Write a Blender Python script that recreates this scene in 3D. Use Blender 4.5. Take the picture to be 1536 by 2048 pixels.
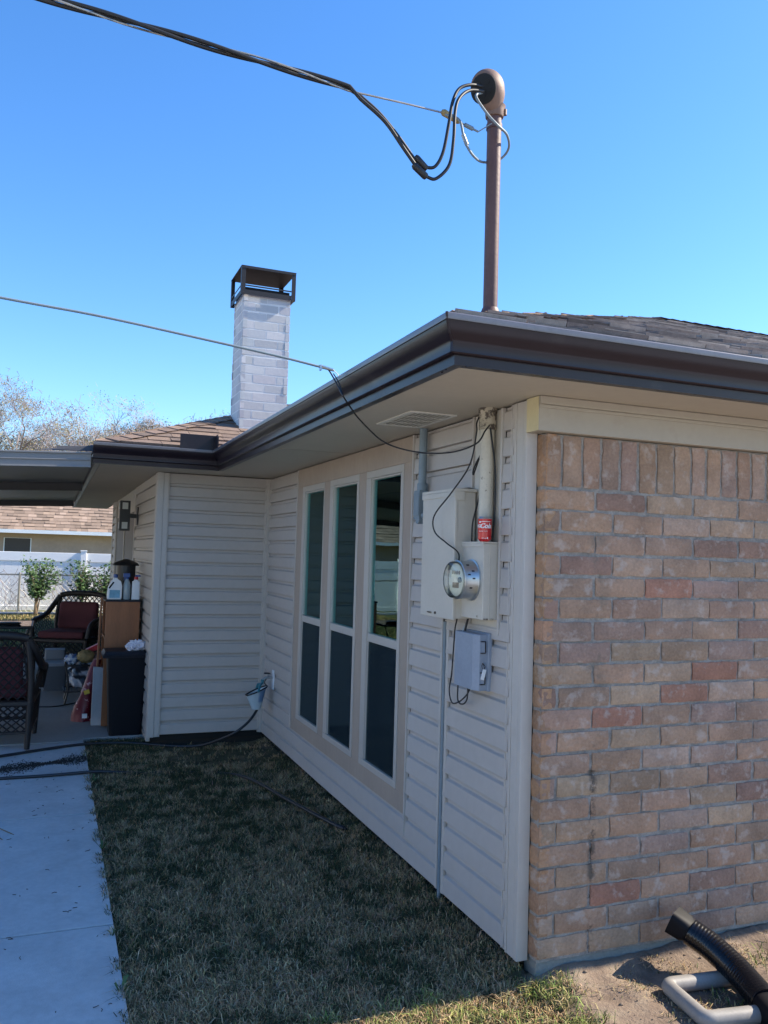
import bpy, math, random
import numpy as np
from mathutils import Vector, Matrix, noise
random.seed(7); rng = np.random.default_rng(11)
sc = bpy.context.scene
for o in list(bpy.data.objects): bpy.data.objects.remove(o, do_unlink=True)

# ------------------------------------------------------------------ camera
cam = bpy.data.cameras.new('camera'); cam_o = bpy.data.objects.new('camera', cam); sc.collection.objects.link(cam_o)
r_ = Vector((0.92909, -0.36873, 0.02871)); d_ = Vector((0.04572, 0.03749, -0.99825)); f_ = Vector((0.36701, 0.92878, 0.05169))
cam_o.matrix_world = Matrix(((r_.x, -d_.x, -f_.x, -1.74197), (r_.y, -d_.y, -f_.y, -2.88551), (r_.z, -d_.z, -f_.z, 1.62926), (0, 0, 0, 1)))
cam.sensor_fit = 'VERTICAL'; cam.sensor_height = 36; cam.lens = 36 * 1669.5 / 2048
cam.clip_start = .05; cam.clip_end = 3000
sc.camera = cam_o

# ------------------------------------------------------------------ sky, sun, exposure
SUN = Vector((1.24, -.16, 1.0)).normalized()
EL = math.asin(SUN.z); AZ = math.atan2(SUN.x, SUN.y)
w = bpy.data.worlds.new("World"); sc.world = w; w.use_nodes = True
nt = w.node_tree; bg = nt.nodes['Background']
sky = nt.nodes.new('ShaderNodeTexSky'); sky.sky_type = 'NISHITA'; sky.sun_disc = False
sky.sun_elevation = EL; sky.sun_rotation = AZ; sky.altitude = 10; sky.air_density = 1.0; sky.dust_density = .3; sky.ozone_density = 2.2
hs = nt.nodes.new('ShaderNodeHueSaturation'); hs.inputs['Saturation'].default_value = 1.26; nt.links.new(sky.outputs[0], hs.inputs['Color']); tn = nt.nodes.new('ShaderNodeMix'); tn.data_type = 'RGBA'; tn.blend_type = 'MULTIPLY'; tn.inputs[0].default_value = 1; tn.inputs[7].default_value = (.86, .94, 1.08, 1); nt.links.new(hs.outputs[0], tn.inputs[6]); nt.links.new(tn.outputs[2], bg.inputs[0]); bg.inputs[1].default_value = .132
sun = bpy.data.lights.new('sun', 'SUN'); sun.energy = 5.0; sun.angle = math.radians(.53); sun.color = (1, .90, .75)
sun_o = bpy.data.objects.new('sun', sun); sc.collection.objects.link(sun_o)
sun_o.rotation_euler = SUN.to_track_quat('Z', 'Y').to_euler()
vs = sc.view_settings; vs.view_transform = 'Standard'; vs.look = 'None'; vs.exposure = 1.06; vs.gamma = 1; vs.use_curve_mapping = False
sc.cycles.max_bounces = 8

# ------------------------------------------------------------------ materials
MATS = {}
def mat(name, col, rough=.6, metal=0, var=.0, vscale=8, bump=0, bscale=60, attr=False, spec=.5, stain=None, col2=None, stretch=None, coat=0, alpha_tr=0, ior=1.5, spectint=None):
    m = bpy.data.materials.new(name); m.use_nodes = True; nt = m.node_tree; N = nt.nodes; L = nt.links
    p = N['Principled BSDF']
    p.inputs['Roughness'].default_value = rough; p.inputs['Metallic'].default_value = metal
    p.inputs['Specular IOR Level'].default_value = spec; p.inputs['Coat Weight'].default_value = coat; p.inputs['IOR'].default_value = ior
    if spectint: p.inputs['Specular Tint'].default_value = (*spectint, 1)
    if alpha_tr: p.inputs['Transmission Weight'].default_value = alpha_tr
    tc = N.new('ShaderNodeTexCoord'); mp = N.new('ShaderNodeMapping'); L.new(tc.outputs['Object'], mp.inputs[0])
    if stretch: mp.inputs['Scale'].default_value = stretch
    if attr:
        a = N.new('ShaderNodeAttribute'); a.attribute_name = 'col'; cur = a.outputs['Color']
    else:
        c = N.new('ShaderNodeRGB'); c.outputs[0].default_value = (*col, 1); cur = c.outputs[0]
    def noi(scale, det=4, ro=.6):
        n = N.new('ShaderNodeTexNoise'); n.inputs['Scale'].default_value = scale; n.inputs['Detail'].default_value = det; n.inputs['Roughness'].default_value = ro
        L.new(mp.outputs[0], n.inputs['Vector']); return n.outputs['Fac']
    def ramp(f, a, b):
        r = N.new('ShaderNodeMapRange'); r.inputs['From Min'].default_value = a; r.inputs['From Max'].default_value = b; L.new(f, r.inputs['Value']); return r.outputs[0]
    def mix(f, a, b, mode='MIX'):
        x = N.new('ShaderNodeMix'); x.data_type = 'RGBA'; x.blend_type = mode
        if isinstance(f, (int, float)): x.inputs[0].default_value = f
        else: L.new(f, x.inputs[0])
        for i, v in ((6, a), (7, b)):
            if isinstance(v, tuple): x.inputs[i].default_value = (*v, 1)
            else: L.new(v, x.inputs[i])
        return x.outputs[2]
    if col2: cur = mix(ramp(noi(vscale), .42, .62), cur, col2)
    if var:
        cur = mix(1.0, cur, mix(ramp(noi(vscale * .7), .25, .75), (1 - var,) * 3, (1 + var * .6,) * 3), 'MULTIPLY')
        cur = mix(1.0, cur, mix(ramp(noi(vscale * 9, 3), .3, .7), (1 - var * .5,) * 3, (1 + var * .3,) * 3), 'MULTIPLY')
    if stain:
        sca, lo, hi, scol, amt = stain
        r = ramp(noi(sca, 5, .65), lo, hi); mm = N.new('ShaderNodeMath'); mm.operation = 'MULTIPLY'; mm.inputs[1].default_value = amt; L.new(r, mm.inputs[0])
        cur = mix(mm.outputs[0], cur, scol)
    L.new(cur, p.inputs['Base Color'])
    if bump:
        b = N.new('ShaderNodeBump'); b.inputs['Strength'].default_value = bump; b.inputs['Distance'].default_value = .01
        L.new(noi(bscale, 5), b.inputs['Height']); L.new(b.outputs[0], p.inputs['Normal'])
    m['_cur'] = 0; MATS[name] = m; return m

# ------------------------------------------------------------------ geometry helpers
ORI = {}
class MB:
    def __init__(s): s.v = []; s.f = []; s.c = []; s.cc = None; s.ch = []
    def add(s, vs, fs, col=None):
        s.ch.append((list(vs), list(fs))); b = len(s.v); s.v += [tuple(v) for v in vs]; s.f += [tuple(b + i for i in f) for f in fs]
        c = col if col is not None else s.cc
        if c is not None: s.c += [tuple(c)] * len(vs)
        return s
    def box(s, x0, x1, y0, y1, z0, z1, col=None):
        if x0 > x1: x0, x1 = x1, x0
        if y0 > y1: y0, y1 = y1, y0
        v = [(x, y, z) for z in (z0, z1) for y in (y0, y1) for x in (x0, x1)]
        return s.add(v, [(0, 2, 3, 1), (4, 5, 7, 6), (0, 1, 5, 4), (2, 6, 7, 3), (0, 4, 6, 2), (1, 3, 7, 5)], col)
    def obox(s, c, ax, ay, az, hx, hy, hz, col=None):
        c = Vector(c); ax = Vector(ax).normalized() * hx; ay = Vector(ay).normalized() * hy; az = Vector(az).normalized() * hz
        v = [c + ax * i + ay * j + az * k for k in (-1, 1) for j in (-1, 1) for i in (-1, 1)]
        return s.add(v, [(0, 2, 3, 1), (4, 5, 7, 6), (0, 1, 5, 4), (2, 6, 7, 3), (0, 4, 6, 2), (1, 3, 7, 5)], col)
    def prism(s, pts, z0, z1, col=None):
        n = len(pts); v = [(x, y, z0) for x, y in pts] + [(x, y, z1) for x, y in pts]
        return s.add(v, [tuple(range(n))[::-1], tuple(range(n, 2 * n))] + [(i, (i + 1) % n, n + (i + 1) % n, n + i) for i in range(n)], col)
    def tube(s, pts, r, n=8, caps=True, col=None, closed=False):
        pts = [Vector(p) for p in pts]; m = len(pts)
        rs = r if isinstance(r, (list, tuple)) else [r] * m
        vs = []; up = None
        for i, p in enumerate(pts):
            if closed: t = pts[(i + 1) % m] - pts[i - 1]
            else: t = pts[min(i + 1, m - 1)] - pts[max(i - 1, 0)]
            if t.length < 1e-9: t = Vector((0, 0, 1))
            t.normalize()
            if up is None:
                up = Vector((0, 0, 1)) if abs(t.z) < .9 else Vector((1, 0, 0))
            a = up - t * up.dot(t)
            if a.length < 1e-6: a = t.orthogonal()
            a.normalize(); up = a; b = t.cross(a)
            vs += [p + (a * math.cos(q) + b * math.sin(q)) * rs[i] for q in (2 * math.pi * k / n for k in range(n))]
        fs = []
        for i in range(m if closed else m - 1):
            j = (i + 1) % m
            fs += [(i * n + k, i * n + (k + 1) % n, j * n + (k + 1) % n, j * n + k) for k in range(n)]
        if caps and not closed: fs += [tuple(range(n))[::-1], tuple((m - 1) * n + k for k in range(n))]
        return s.add(vs, fs, col)
    def cyl(s, p0, p1, r, n=16, r1=None, col=None):
        return s.tube([p0, p1], [r, r if r1 is None else r1], n, True, col)
    def lathe(s, prof, c, ax=(0, 0, 1), n=24, col=None):     # prof: (radius, height)
        ax = Vector(ax).normalized(); a = ax.orthogonal().normalized(); b = ax.cross(a); c = Vector(c)
        vs = []
        for r, h in prof: vs += [c + ax * h + (a * math.cos(t) + b * math.sin(t)) * r for t in (2 * math.pi * k / n for k in range(n))]
        fs = [(i * n + k, i * n + (k + 1) % n, (i + 1) * n + (k + 1) % n, (i + 1) * n + k) for i in range(len(prof) - 1) for k in range(n)]
        fs += [tuple(range(n))[::-1], tuple((len(prof) - 1) * n + k for k in range(n))]
        return s.add(vs, fs, col)
    def quad(s, a, b, c, d, col=None): return s.add([a, b, c, d], [(0, 1, 2, 3)], col)
    def blob(s, c, rad, n=14, amp=.15, fr=3, seed=0, col=None, squash=None):
        c = Vector(c); vs = []; fs = []
        for i in range(n + 1):
            th = math.pi * i / n
            for k in range(2 * n):
                ph = math.pi * k / n
                u = Vector((math.sin(th) * math.cos(ph), math.sin(th) * math.sin(ph), math.cos(th)))
                q = 1 + amp * noise.noise(u * fr + Vector((seed, seed * 2.3, 1))) * 2
                vs.append(c + Vector((u.x * rad[0], u.y * rad[1], u.z * rad[2])) * q)
        m = 2 * n
        for i in range(n):
            for k in range(m): fs.append((i * m + k, (i + 1) * m + k, (i + 1) * m + (k + 1) % m, i * m + (k + 1) % m))
        return s.add(vs, fs, col)
    def build_each(s, name, material, parent=None, **kw):
        return [MB().add(v, f).build(name, material, parent, **kw) for v, f in s.ch]
    def build(s, name, material, parent=None, smooth=None, bevel=0, seg=2, label=None, cat=None, group=None, kind=None):
        off = ORI.get(parent.name, Vector((0, 0, 0))) if parent else Vector((0, 0, 0))
        me = bpy.data.meshes.new(name)
        V = [(v[0] - off[0], v[1] - off[1], v[2] - off[2]) for v in s.v]
        me.from_pydata(V, [], s.f); me.materials.append(material if not isinstance(material, str) else MATS[material])
        if s.c and len(s.c) == len(s.v):
            at = me.attributes.new('col', 'FLOAT_COLOR', 'POINT')
            at.data.foreach_set('color', np.array([(*c[:3], 1) for c in s.c], dtype=np.float32).ravel())
        me.update()
        if smooth is not None:
            me.polygons.foreach_set('use_smooth', [True] * len(me.polygons))
            try: me.set_sharp_from_angle(angle=math.radians(smooth))
            except Exception: pass
        o = bpy.data.objects.new(name, me); sc.collection.objects.link(o)
        if parent: o.parent = parent
        ORI[o.name] = off
        if bevel:
            b = o.modifiers.new('bevel', 'BEVEL'); b.width = bevel; b.segments = seg; b.limit_method = 'ANGLE'; b.angle_limit = math.radians(40)
        tag(o, label, cat, group, kind)
        return o
def tag(o, label=None, cat=None, group=None, kind=None):
    if label: o['label'] = label
    if cat: o['category'] = cat
    if group: o['group'] = group
    if kind: o['kind'] = kind
    return o
def thing(name, loc, label, cat, group=None):
    o = bpy.data.objects.new(name, None); sc.collection.objects.link(o); o.empty_display_size = .1
    o.location = loc; ORI[o.name] = Vector(loc); return tag(o, label, cat, group)
def copy_tree(o, parent=None):
    c = o.copy(); sc.collection.objects.link(c); c.parent = parent; ORI[c.name] = Vector((0, 0, 0))
    for ch in list(o.children): copy_tree(ch, c)
    return c
def smooth_path(pts, k=8):
    pts = [Vector(p) for p in pts]; P = [pts[0] * 2 - pts[1]] + pts + [pts[-1] * 2 - pts[-2]]; out = []
    for i in range(1, len(P) - 2):
        a, b, c, d = P[i - 1:i + 3]
        for j in range(k):
            t = j / k
            out.append(.5 * ((2 * b) + (c - a) * t + (2 * a - 5 * b + 4 * c - d) * t * t + (3 * b - a - 3 * c + d) * t ** 3))
    return out + [pts[-1]]

# ------------------------------------------------------------------ material library
mat('vinyl', (.455, .41, .37), .5, var=.07, vscale=2.2, bump=.05, bscale=30, stain=(6, .55, .8, (.40, .34, .27), .35))
mat('trim', (.50, .455, .405), .5, var=.06, vscale=4, bump=.04, bscale=25, stain=(9, .56, .8, (.38, .31, .24), .4))
mat('casing', (.38, .30, .235), .6, var=.10, vscale=5, bump=.08, bscale=40, stain=(7, .52, .75, (.30, .22, .17), .5), stretch=(1, 1, .35))
mat('frame', (.47, .425, .37), .4, var=.05, vscale=5)
mat('frieze', (.385, .335, .265), .6, var=.06, vscale=4, bump=.08, bscale=30, stain=(7, .6, .8, (.28, .22, .16), .4))
mat('soffit', (.50, .435, .345), .6, var=.05, vscale=3, bump=.1, bscale=18)
mat('vent', (.66, .63, .56), .5); mat('vent_dark', (.52, .49, .43), .7)
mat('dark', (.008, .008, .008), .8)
mat('gutter', (.020, .013, .017), .30, spec=.32, var=.15, vscale=4, bump=.10, bscale=6, stain=(5, .6, .9, (.12, .10, .09), .4))
mat('lip', (.16, .15, .16), .30, .3, var=.15, vscale=9)
mat('gap_shade', (.03, .025, .02), .95)
mat('brick', (.4, .28, .2), .88, attr=True, var=.34, vscale=9, bump=.7, bscale=70, stain=(14, .54, .64, (.50, .42, .36), .5))
mat('mortar', (.36, .325, .285), .95, var=.3, vscale=14, bump=.8, bscale=110, col2=(.27, .245, .215))
mat('chbrick', (.6, .6, .6), .8, attr=True, var=.05, vscale=7, bump=.1, bscale=40)
mat('shingle', (.2, .15, .1), .95, attr=True, var=.3, vscale=30, bump=.5, bscale=300)
mat('concrete', (.52, .52, .51), .85, var=.16, vscale=4, bump=.35, bscale=160, stain=(4, .52, .80, (.34, .33, .31), .6))
mat('slab', (.33, .32, .30), .9, var=.12, vscale=3, bump=.2, bscale=80)
mat('beige_paint', (.56, .51, .43), .45, var=.06, vscale=7, bump=.04, bscale=20, stain=(8, .60, .80, (.40, .29, .18), .5))
mat('mast_brown', (.12, .060, .050), .55, var=.2, vscale=9, bump=.12, bscale=40)
mat('hood', (.19, .112, .08), .6, var=.15, vscale=12, bump=.1, bscale=50)
mat('pipe_cream', (.58, .52, .41), .5, var=.1, vscale=10, stain=(22, .62, .70, (.10, .08, .06), .9))
mat('rusty', (.46, .40, .30), .7, var=.2, vscale=20, bump=.4, bscale=60, stain=(26, .46, .54, (.07, .05, .04), .95))
mat('black_rubber', (.014, .014, .016), .42, var=.2, vscale=20)
mat('wire_black', (.012, .012, .013), .5)
mat('alu', (.42, .40, .36), .45, .7, var=.2, vscale=60)
mat('steel', (.50, .52, .52), .33, .85, var=.1, vscale=30)
mat('pvc_grey', (.19, .24, .27), .5, var=.1, vscale=14)
mat('box_grey', (.27, .31, .37), .45, var=.12, vscale=8, bump=.05, bscale=30)
mat('dial', (.85, .83, .70), .5)
def glass_mat():
    m = bpy.data.materials.new('meter_glass'); m.use_nodes = True; N = m.node_tree.nodes; L = m.node_tree.links
    for n in list(N): N.remove(n)
    o = N.new('ShaderNodeOutputMaterial'); t = N.new('ShaderNodeBsdfTransparent'); g = N.new('ShaderNodeBsdfGlossy'); g.inputs['Roughness'].default_value = .03
    x = N.new('ShaderNodeMixShader'); f = N.new('ShaderNodeFresnel'); f.inputs[0].default_value = 1.5
    t.inputs[0].default_value = (.93, .95, .93, 1)
    L.new(f.outputs[0], x.inputs[0]); L.new(t.outputs[0], x.inputs[1]); L.new(g.outputs[0], x.inputs[2]); L.new(x.outputs[0], o.inputs[0]); MATS['meter_glass'] = m
glass_mat()
def pane_mat(name, tint, ior, base, rough, mesh=0, mcol=(0, 0, 0)):
    m = bpy.data.materials.new(name); m.use_nodes = True; N = m.node_tree.nodes; L = m.node_tree.links
    for n in list(N): N.remove(n)
    o = N.new('ShaderNodeOutputMaterial'); t = N.new('ShaderNodeBsdfTransparent'); g = N.new('ShaderNodeBsdfGlossy'); g.inputs['Roughness'].default_value = rough
    g.inputs[0].default_value = (*tint, 1); t.inputs[0].default_value = (*base, 1)
    x = N.new('ShaderNodeMixShader'); f = N.new('ShaderNodeFresnel'); f.inputs[0].default_value = ior
    tc = N.new('ShaderNodeTexCoord'); n = N.new('ShaderNodeTexNoise'); n.inputs['Scale'].default_value = 1.6; L.new(tc.outputs['Object'], n.inputs['Vector'])
    b = N.new('ShaderNodeBump'); b.inputs['Strength'].default_value = .06; b.inputs['Distance'].default_value = .02; L.new(n.outputs[0], b.inputs['Height']); L.new(b.outputs[0], g.inputs['Normal'])
    df = N.new('ShaderNodeBsdfDiffuse'); df.inputs[0].default_value = (*mcol, 1); x0 = N.new('ShaderNodeMixShader'); x0.inputs[0].default_value = mesh; L.new(t.outputs[0], x0.inputs[1]); L.new(df.outputs[0], x0.inputs[2])
    L.new(f.outputs[0], x.inputs[0]); L.new(x0.outputs[0], x.inputs[1]); L.new(g.outputs[0], x.inputs[2]); L.new(x.outputs[0], o.inputs[0]); MATS[name] = m
pane_mat('pane', (.62, .95, .95), 1.62, (.90, .98, .96), .0)
pane_mat('screen', (.40, .55, .60), 1.22, (.75, .8, .82), .1, .62, (.030, .044, .050))
mat('blind', (.80, .84, .82), .7)
mat('can_red', (.55, .008, .012), .25, .1, coat=.5)
mat('can_white', (.8, .8, .8), .4)
mat('fence_white', (.90, .90, .89), .45, var=.04, vscale=2)
mat('neighbor_brick', (.46, .34, .26), .9, var=.15, vscale=1, bump=.2, bscale=20)
mat('bark', (.30, .25, .24), .95, var=.2, vscale=5)
mat('stem', (.26, .19, .12), .9, var=.2, vscale=20)
mat('leaf', (.1, .12, .05), .7, attr=True)
mat('grass', (.1, .1, .05), .75, attr=True, spec=.3)
mat('wicker', (.022, .016, .014), .5, var=.3, vscale=60, bump=.3, bscale=200)
mat('cushion', (.12, .032, .040), .85, var=.15, vscale=12, bump=.2, bscale=250)
mat('black_metal', (.016, .016, .018), .4)
mat('bin', (.006, .007, .011), .55, spec=.2, var=.1, vscale=8)
mat('bin_lid', (.014, .016, .022), .5, spec=.3)
mat('wood', (.30, .105, .035), .45, var=.25, vscale=3, stretch=(6, 6, .7))
mat('paper', (.78, .74, .78), .8, stain=(14, .6, .66, (.15, .12, .2), .8))
mat('plastic_white', (.75, .77, .78), .35)
mat('label_blue', (.16, .40, .55), .4, var=.3, vscale=18)
mat('plastic_blue', (.02, .07, .25), .35)
mat('plastic_clear', (.30, .36, .38), .2)
mat('plastic_red', (.5, .03, .04), .35)
mat('pink_bag', (.17, .010, .024), .4, var=.15, vscale=9, bump=.5, bscale=9, stain=(17, .60, .64, (.75, .45, .45), .8))
mat('yellow', (.75, .5, .05), .5)
mat('crate', (.075, .085, .10), .5, var=.1, vscale=6)
mat('crate_lid', (.20, .22, .25), .5)
mat('stone', (.40, .41, .42), .7, var=.12, vscale=9)
mat('rattan', (.35, .26, .11), .7, var=.4, vscale=18, bump=.6, bscale=40)
mat('cover', (.23, .225, .22), .45, var=.06, vscale=3)
mat('cover_dark', (.06, .06, .065), .5)
mat('door_brown', (.06, .045, .035), .5)
mat('frosted', (.55, .58, .56), .6)
mat('table_glass', (.15, .17, .18), .05, spec=.8)
mat('bag_plastic', (.35, .38, .42), .3, attr=True, bump=.5, bscale=15)
mat('pvc_frame', (.27, .25, .225), .55, var=.2, vscale=16, stain=(12, .5, .7, (.25, .22, .18), .5))
mat('hose_black', (.006, .006, .008), .22, spec=.4, var=.2, vscale=14)
mat('collar_black', (.004, .004, .006), .6, spec=.2)
mat('garden_hose', (.018, .020, .024), .35)
mat('rear_shingle', (.30, .18, .12), .95, attr=True, var=.15, vscale=4)

# brick: vertical soot streak beside the second joint, pale wash marks (shape of their own on the wall)
def brick_extra(m):
    N = m.node_tree.nodes; L = m.node_tree.links; p = N['Principled BSDF']; src = p.inputs['Base Color'].links[0].from_socket
    g = N.new('ShaderNodeNewGeometry'); s = N.new('ShaderNodeSeparateXYZ'); L.new(g.outputs['Position'], s.inputs[0])
    def math_(op, a, b=None, c=None):
        n = N.new('ShaderNodeMath'); n.operation = op
        for i, v in enumerate((a, b, c)):
            if v is None: continue
            if isinstance(v, (int, float)): n.inputs[i].default_value = v
            else: L.new(v, n.inputs[i])
        return n.outputs[0]
    nz = N.new('ShaderNodeTexNoise'); nz.inputs['Scale'].default_value = 9; nz.inputs['Detail'].default_value = 6; nz.inputs['Roughness'].default_value = .75; L.new(g.outputs['Position'], nz.inputs['Vector'])
    for (x0, wd, zt, zb, thr, col, amt) in ((.292, .022, .80, .05, .46, (.03, .02, .018, 1), .9), (.30, .07, 1.75, .10, .50, (.17, .14, .105, 1), .5)):
        dx = math_('ABSOLUTE', math_('SUBTRACT', s.outputs[0], x0)); a = math_('SUBTRACT', 1.0, math_('DIVIDE', dx, wd)); a = math_('MAXIMUM', a, 0)
        zz = math_('LESS_THAN', s.outputs[2], zt); fr = math_('LESS_THAN', s.outputs[1], -.02)
        k = math_('MULTIPLY', math_('MULTIPLY', a, zz), fr)
        r = N.new('ShaderNodeMapRange'); r.inputs['From Min'].default_value = thr; r.inputs['From Max'].default_value = thr + .12; L.new(nz.outputs[0], r.inputs['Value'])
        k = math_('MULTIPLY', math_('MULTIPLY', k, r.outputs[0]), amt * 1.5); k = math_('MINIMUM', k, amt)
        x = N.new('ShaderNodeMix'); x.data_type = 'RGBA'; L.new(k, x.inputs[0]); L.new(src, x.inputs[6]); x.inputs[7].default_value = col; src = x.outputs[2]
    L.new(src, p.inputs['Base Color'])
brick_extra(MATS['brick']); brick_extra(MATS['mortar'])

# ================================================================== GROUND
GX = np.unique(np.round(np.concatenate([[-600, -200, -80, -40, -20, -12, -6, -3, -2, -1.5], np.arange(-1.4, 2.2, .025), [2.5, 3, 4, 6, 10, 20, 40, 80, 200, 600]]), 4))
GY = np.unique(np.round(np.concatenate([[-600, -200, -80, -40, -20, -10, -5, -3, -2, -1.6], np.arange(-1.4, .1, .025), np.arange(.1, 4.9, .08), [5.5, 7, 9, 12, 15, 17, 18.5, 19.3, 22, 30, 50, 100, 250, 900]]), 4))
def gz(x, y):
    n = noise.noise(Vector((x * 3, y * 3, .3))) * .012 + noise.noise(Vector((x * 11, y * 11, 5))) * .007 + noise.noise(Vector((x * 30, y * 30, 9))) * .007 + max(0, noise.noise(Vector((x * 7, y * 7, 2)))) * .02
    k = max(0, min(1, (x + .04) / .2)); near = max(0, min(1, (y + 1.2) / 1.1))
    if y > .02 and x > 0: near = 0
    h = n * (.35 + .65 * k)
    if x < .05 and -.02 < y < 4.22: h += max(0, min(1, (x + .22) / .2)) * .034
    h += k * near * .040 + k * max(0, 1 - abs(y + .075) / .10) * .024 * (1 if x > -.02 else 0) + k * max(0, min(1, (x - .5) / 1)) * .02 * near
    if abs(x) > 2.4 or y < -1.5 or y > 4.9: h = 0
    if x < -1.38: h = -.01
    return h
gv = [(float(x), float(y), gz(float(x), float(y))) for y in GY for x in GX]
nx = len(GX); gf = [(j * nx + i, j * nx + i + 1, (j + 1) * nx + i + 1, (j + 1) * nx + i) for j in range(len(GY) - 1) for i in range(nx - 1)]
def ground_mat():
    m = bpy.data.materials.new('soil'); m.use_nodes = True; N = m.node_tree.nodes; L = m.node_tree.links; p = N['Principled BSDF']; p.inputs['Roughness'].default_value = 1; p.inputs['Specular IOR Level'].default_value = .2
    g = N.new('ShaderNodeNewGeometry')
    def noi(s, d=5, ro=.65):
        n = N.new('ShaderNodeTexNoise'); n.inputs['Scale'].default_value = s; n.inputs['Detail'].default_value = d; n.inputs['Roughness'].default_value = ro; L.new(g.outputs['Position'], n.inputs['Vector']); return n.outputs[0]
    def ramp(f, stops):
        r = N.new('ShaderNodeValToRGB'); L.new(f, r.inputs[0]); e = r.color_ramp.elements
        e[0].position, e[0].color = stops[0][0], (*stops[0][1], 1); e[1].position, e[1].color = stops[-1][0], (*stops[-1][1], 1)
        for q, c in stops[1:-1]: k = e.new(q); k.color = (*c, 1)
        return r.outputs[0]
    dirt = ramp(noi(7), [(.3, (.10, .075, .055)), (.5, (.21, .155, .115)), (.7, (.30, .235, .17))])
    lawn = ramp(noi(5), [(.3, (.045, .04, .022)), (.5, (.10, .085, .045)), (.7, (.17, .135, .08))])
    far = ramp(noi(1.5), [(.3, (.06, .08, .025)), (.7, (.22, .20, .08))])
    s = N.new('ShaderNodeSeparateXYZ'); L.new(g.outputs['Position'], s.inputs[0])
    def mr(v, a, b):
        r = N.new('ShaderNodeMapRange'); r.inputs['From Min'].default_value = a; r.inputs['From Max'].default_value = b; L.new(v, r.inputs[0]); return r.outputs[0]
    def mix(f, a, b):
        x = N.new('ShaderNodeMix'); x.data_type = 'RGBA'; L.new(f, x.inputs[0]); L.new(a, x.inputs[6]); L.new(b, x.inputs[7]); return x.outputs[2]
    wob = N.new('ShaderNodeMath'); wob.operation = 'MULTIPLY_ADD'; L.new(noi(4), wob.inputs[0]); wob.inputs[1].default_value = .5; L.new(s.outputs[0], wob.inputs[2])
    c = mix(mr(wob.outputs[0], .22, .36), lawn, dirt)
    c = mix(mr(s.outputs[1], 4.8, 6), c, far)
    L.new(c, p.inputs['Base Color'])
    b = N.new('ShaderNodeBump'); b.inputs['Strength'].default_value = .7; b.inputs['Distance'].default_value = .01; L.new(noi(70, 6), b.inputs['Height']); L.new(b.outputs[0], p.inputs['Normal']); MATS['soil'] = m
ground_mat()
MB().add(gv, gf).build('ground', 'soil', smooth=80, kind='structure')

# concrete walk (separate pours with joints) and patio slab
wk = MB(); ys = [-6.3, -4.7, -3.1, -1.5, .93 - 1.0, .93, 2.53, 4.50]
ys = [-5.47, -3.87, -2.27, -.67, .93, 2.53, 4.50]
for a, b in zip(ys[:-1], ys[1:]):
    wk.box(-2.72, -1.425, a + .0065, b - .0065, -.08, .02)
walk = wk.build('walkway', 'concrete', bevel=.004, kind='structure')
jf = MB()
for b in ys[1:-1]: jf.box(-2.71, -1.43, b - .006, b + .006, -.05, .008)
jf.build('walkway_joints', 'gap_shade', kind='structure')  # near-black strips paint the shade down in the joint gaps
MB().box(-14, 14, -16, -3.4, -.08, .004).build('bounce_slab', 'concrete', kind='structure')  # unseen slab added behind the camera to bounce warm sunlight into the shade
MB().prism([(-8, 4.506), (-1.43, 4.506), (-1.43, 4.60), (-.90, 4.60), (-.90, 10.35), (-8, 10.35)], -.08, .03).build('patio_slab', 'slab', bevel=.004, kind='structure')
# grit and soil swept over the walk near the patio
gm = MB()
for _ in range(3600):
    t = random.random(); x = -2.02 + t * .60; y = 3.72 + .22 * t + random.gauss(0, .050 + .03 * math.sin(t * 9)); r = random.uniform(.0012, .0032)
    if not (-2.6 < x < -1.43) or y > 4.2: continue
    gm.obox((x, y, .0205 + r * .4), (random.random(), random.random(), .1), (-.3, 1, 0), (0, 0, 1), r * 1.4, r, r * .5)
mat('grit', (.035, .028, .022), .95)
gm.build('loose_soil', 'grit', kind='stuff', label='scattered dark soil on the concrete walk beside the patio', cat='soil')
# twigs / litter
tw = MB()
for _ in range(120):
    x = random.uniform(-2.3, -1.45); y = random.uniform(-.4, 4.2); a = random.uniform(0, 6.3); l = random.uniform(.005, .03)
    tw.tube([(x, y, .0225), (x + l * math.cos(a) * .5, y + l * math.sin(a) * .5, .024), (x + l * math.cos(a + .4), y + l * math.sin(a + .4), .0225)], .0014, 4)
tw.build('leaf_litter', 'grit', kind='stuff', label='tiny twigs and leaf bits on the concrete walk', cat='litter')

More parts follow.
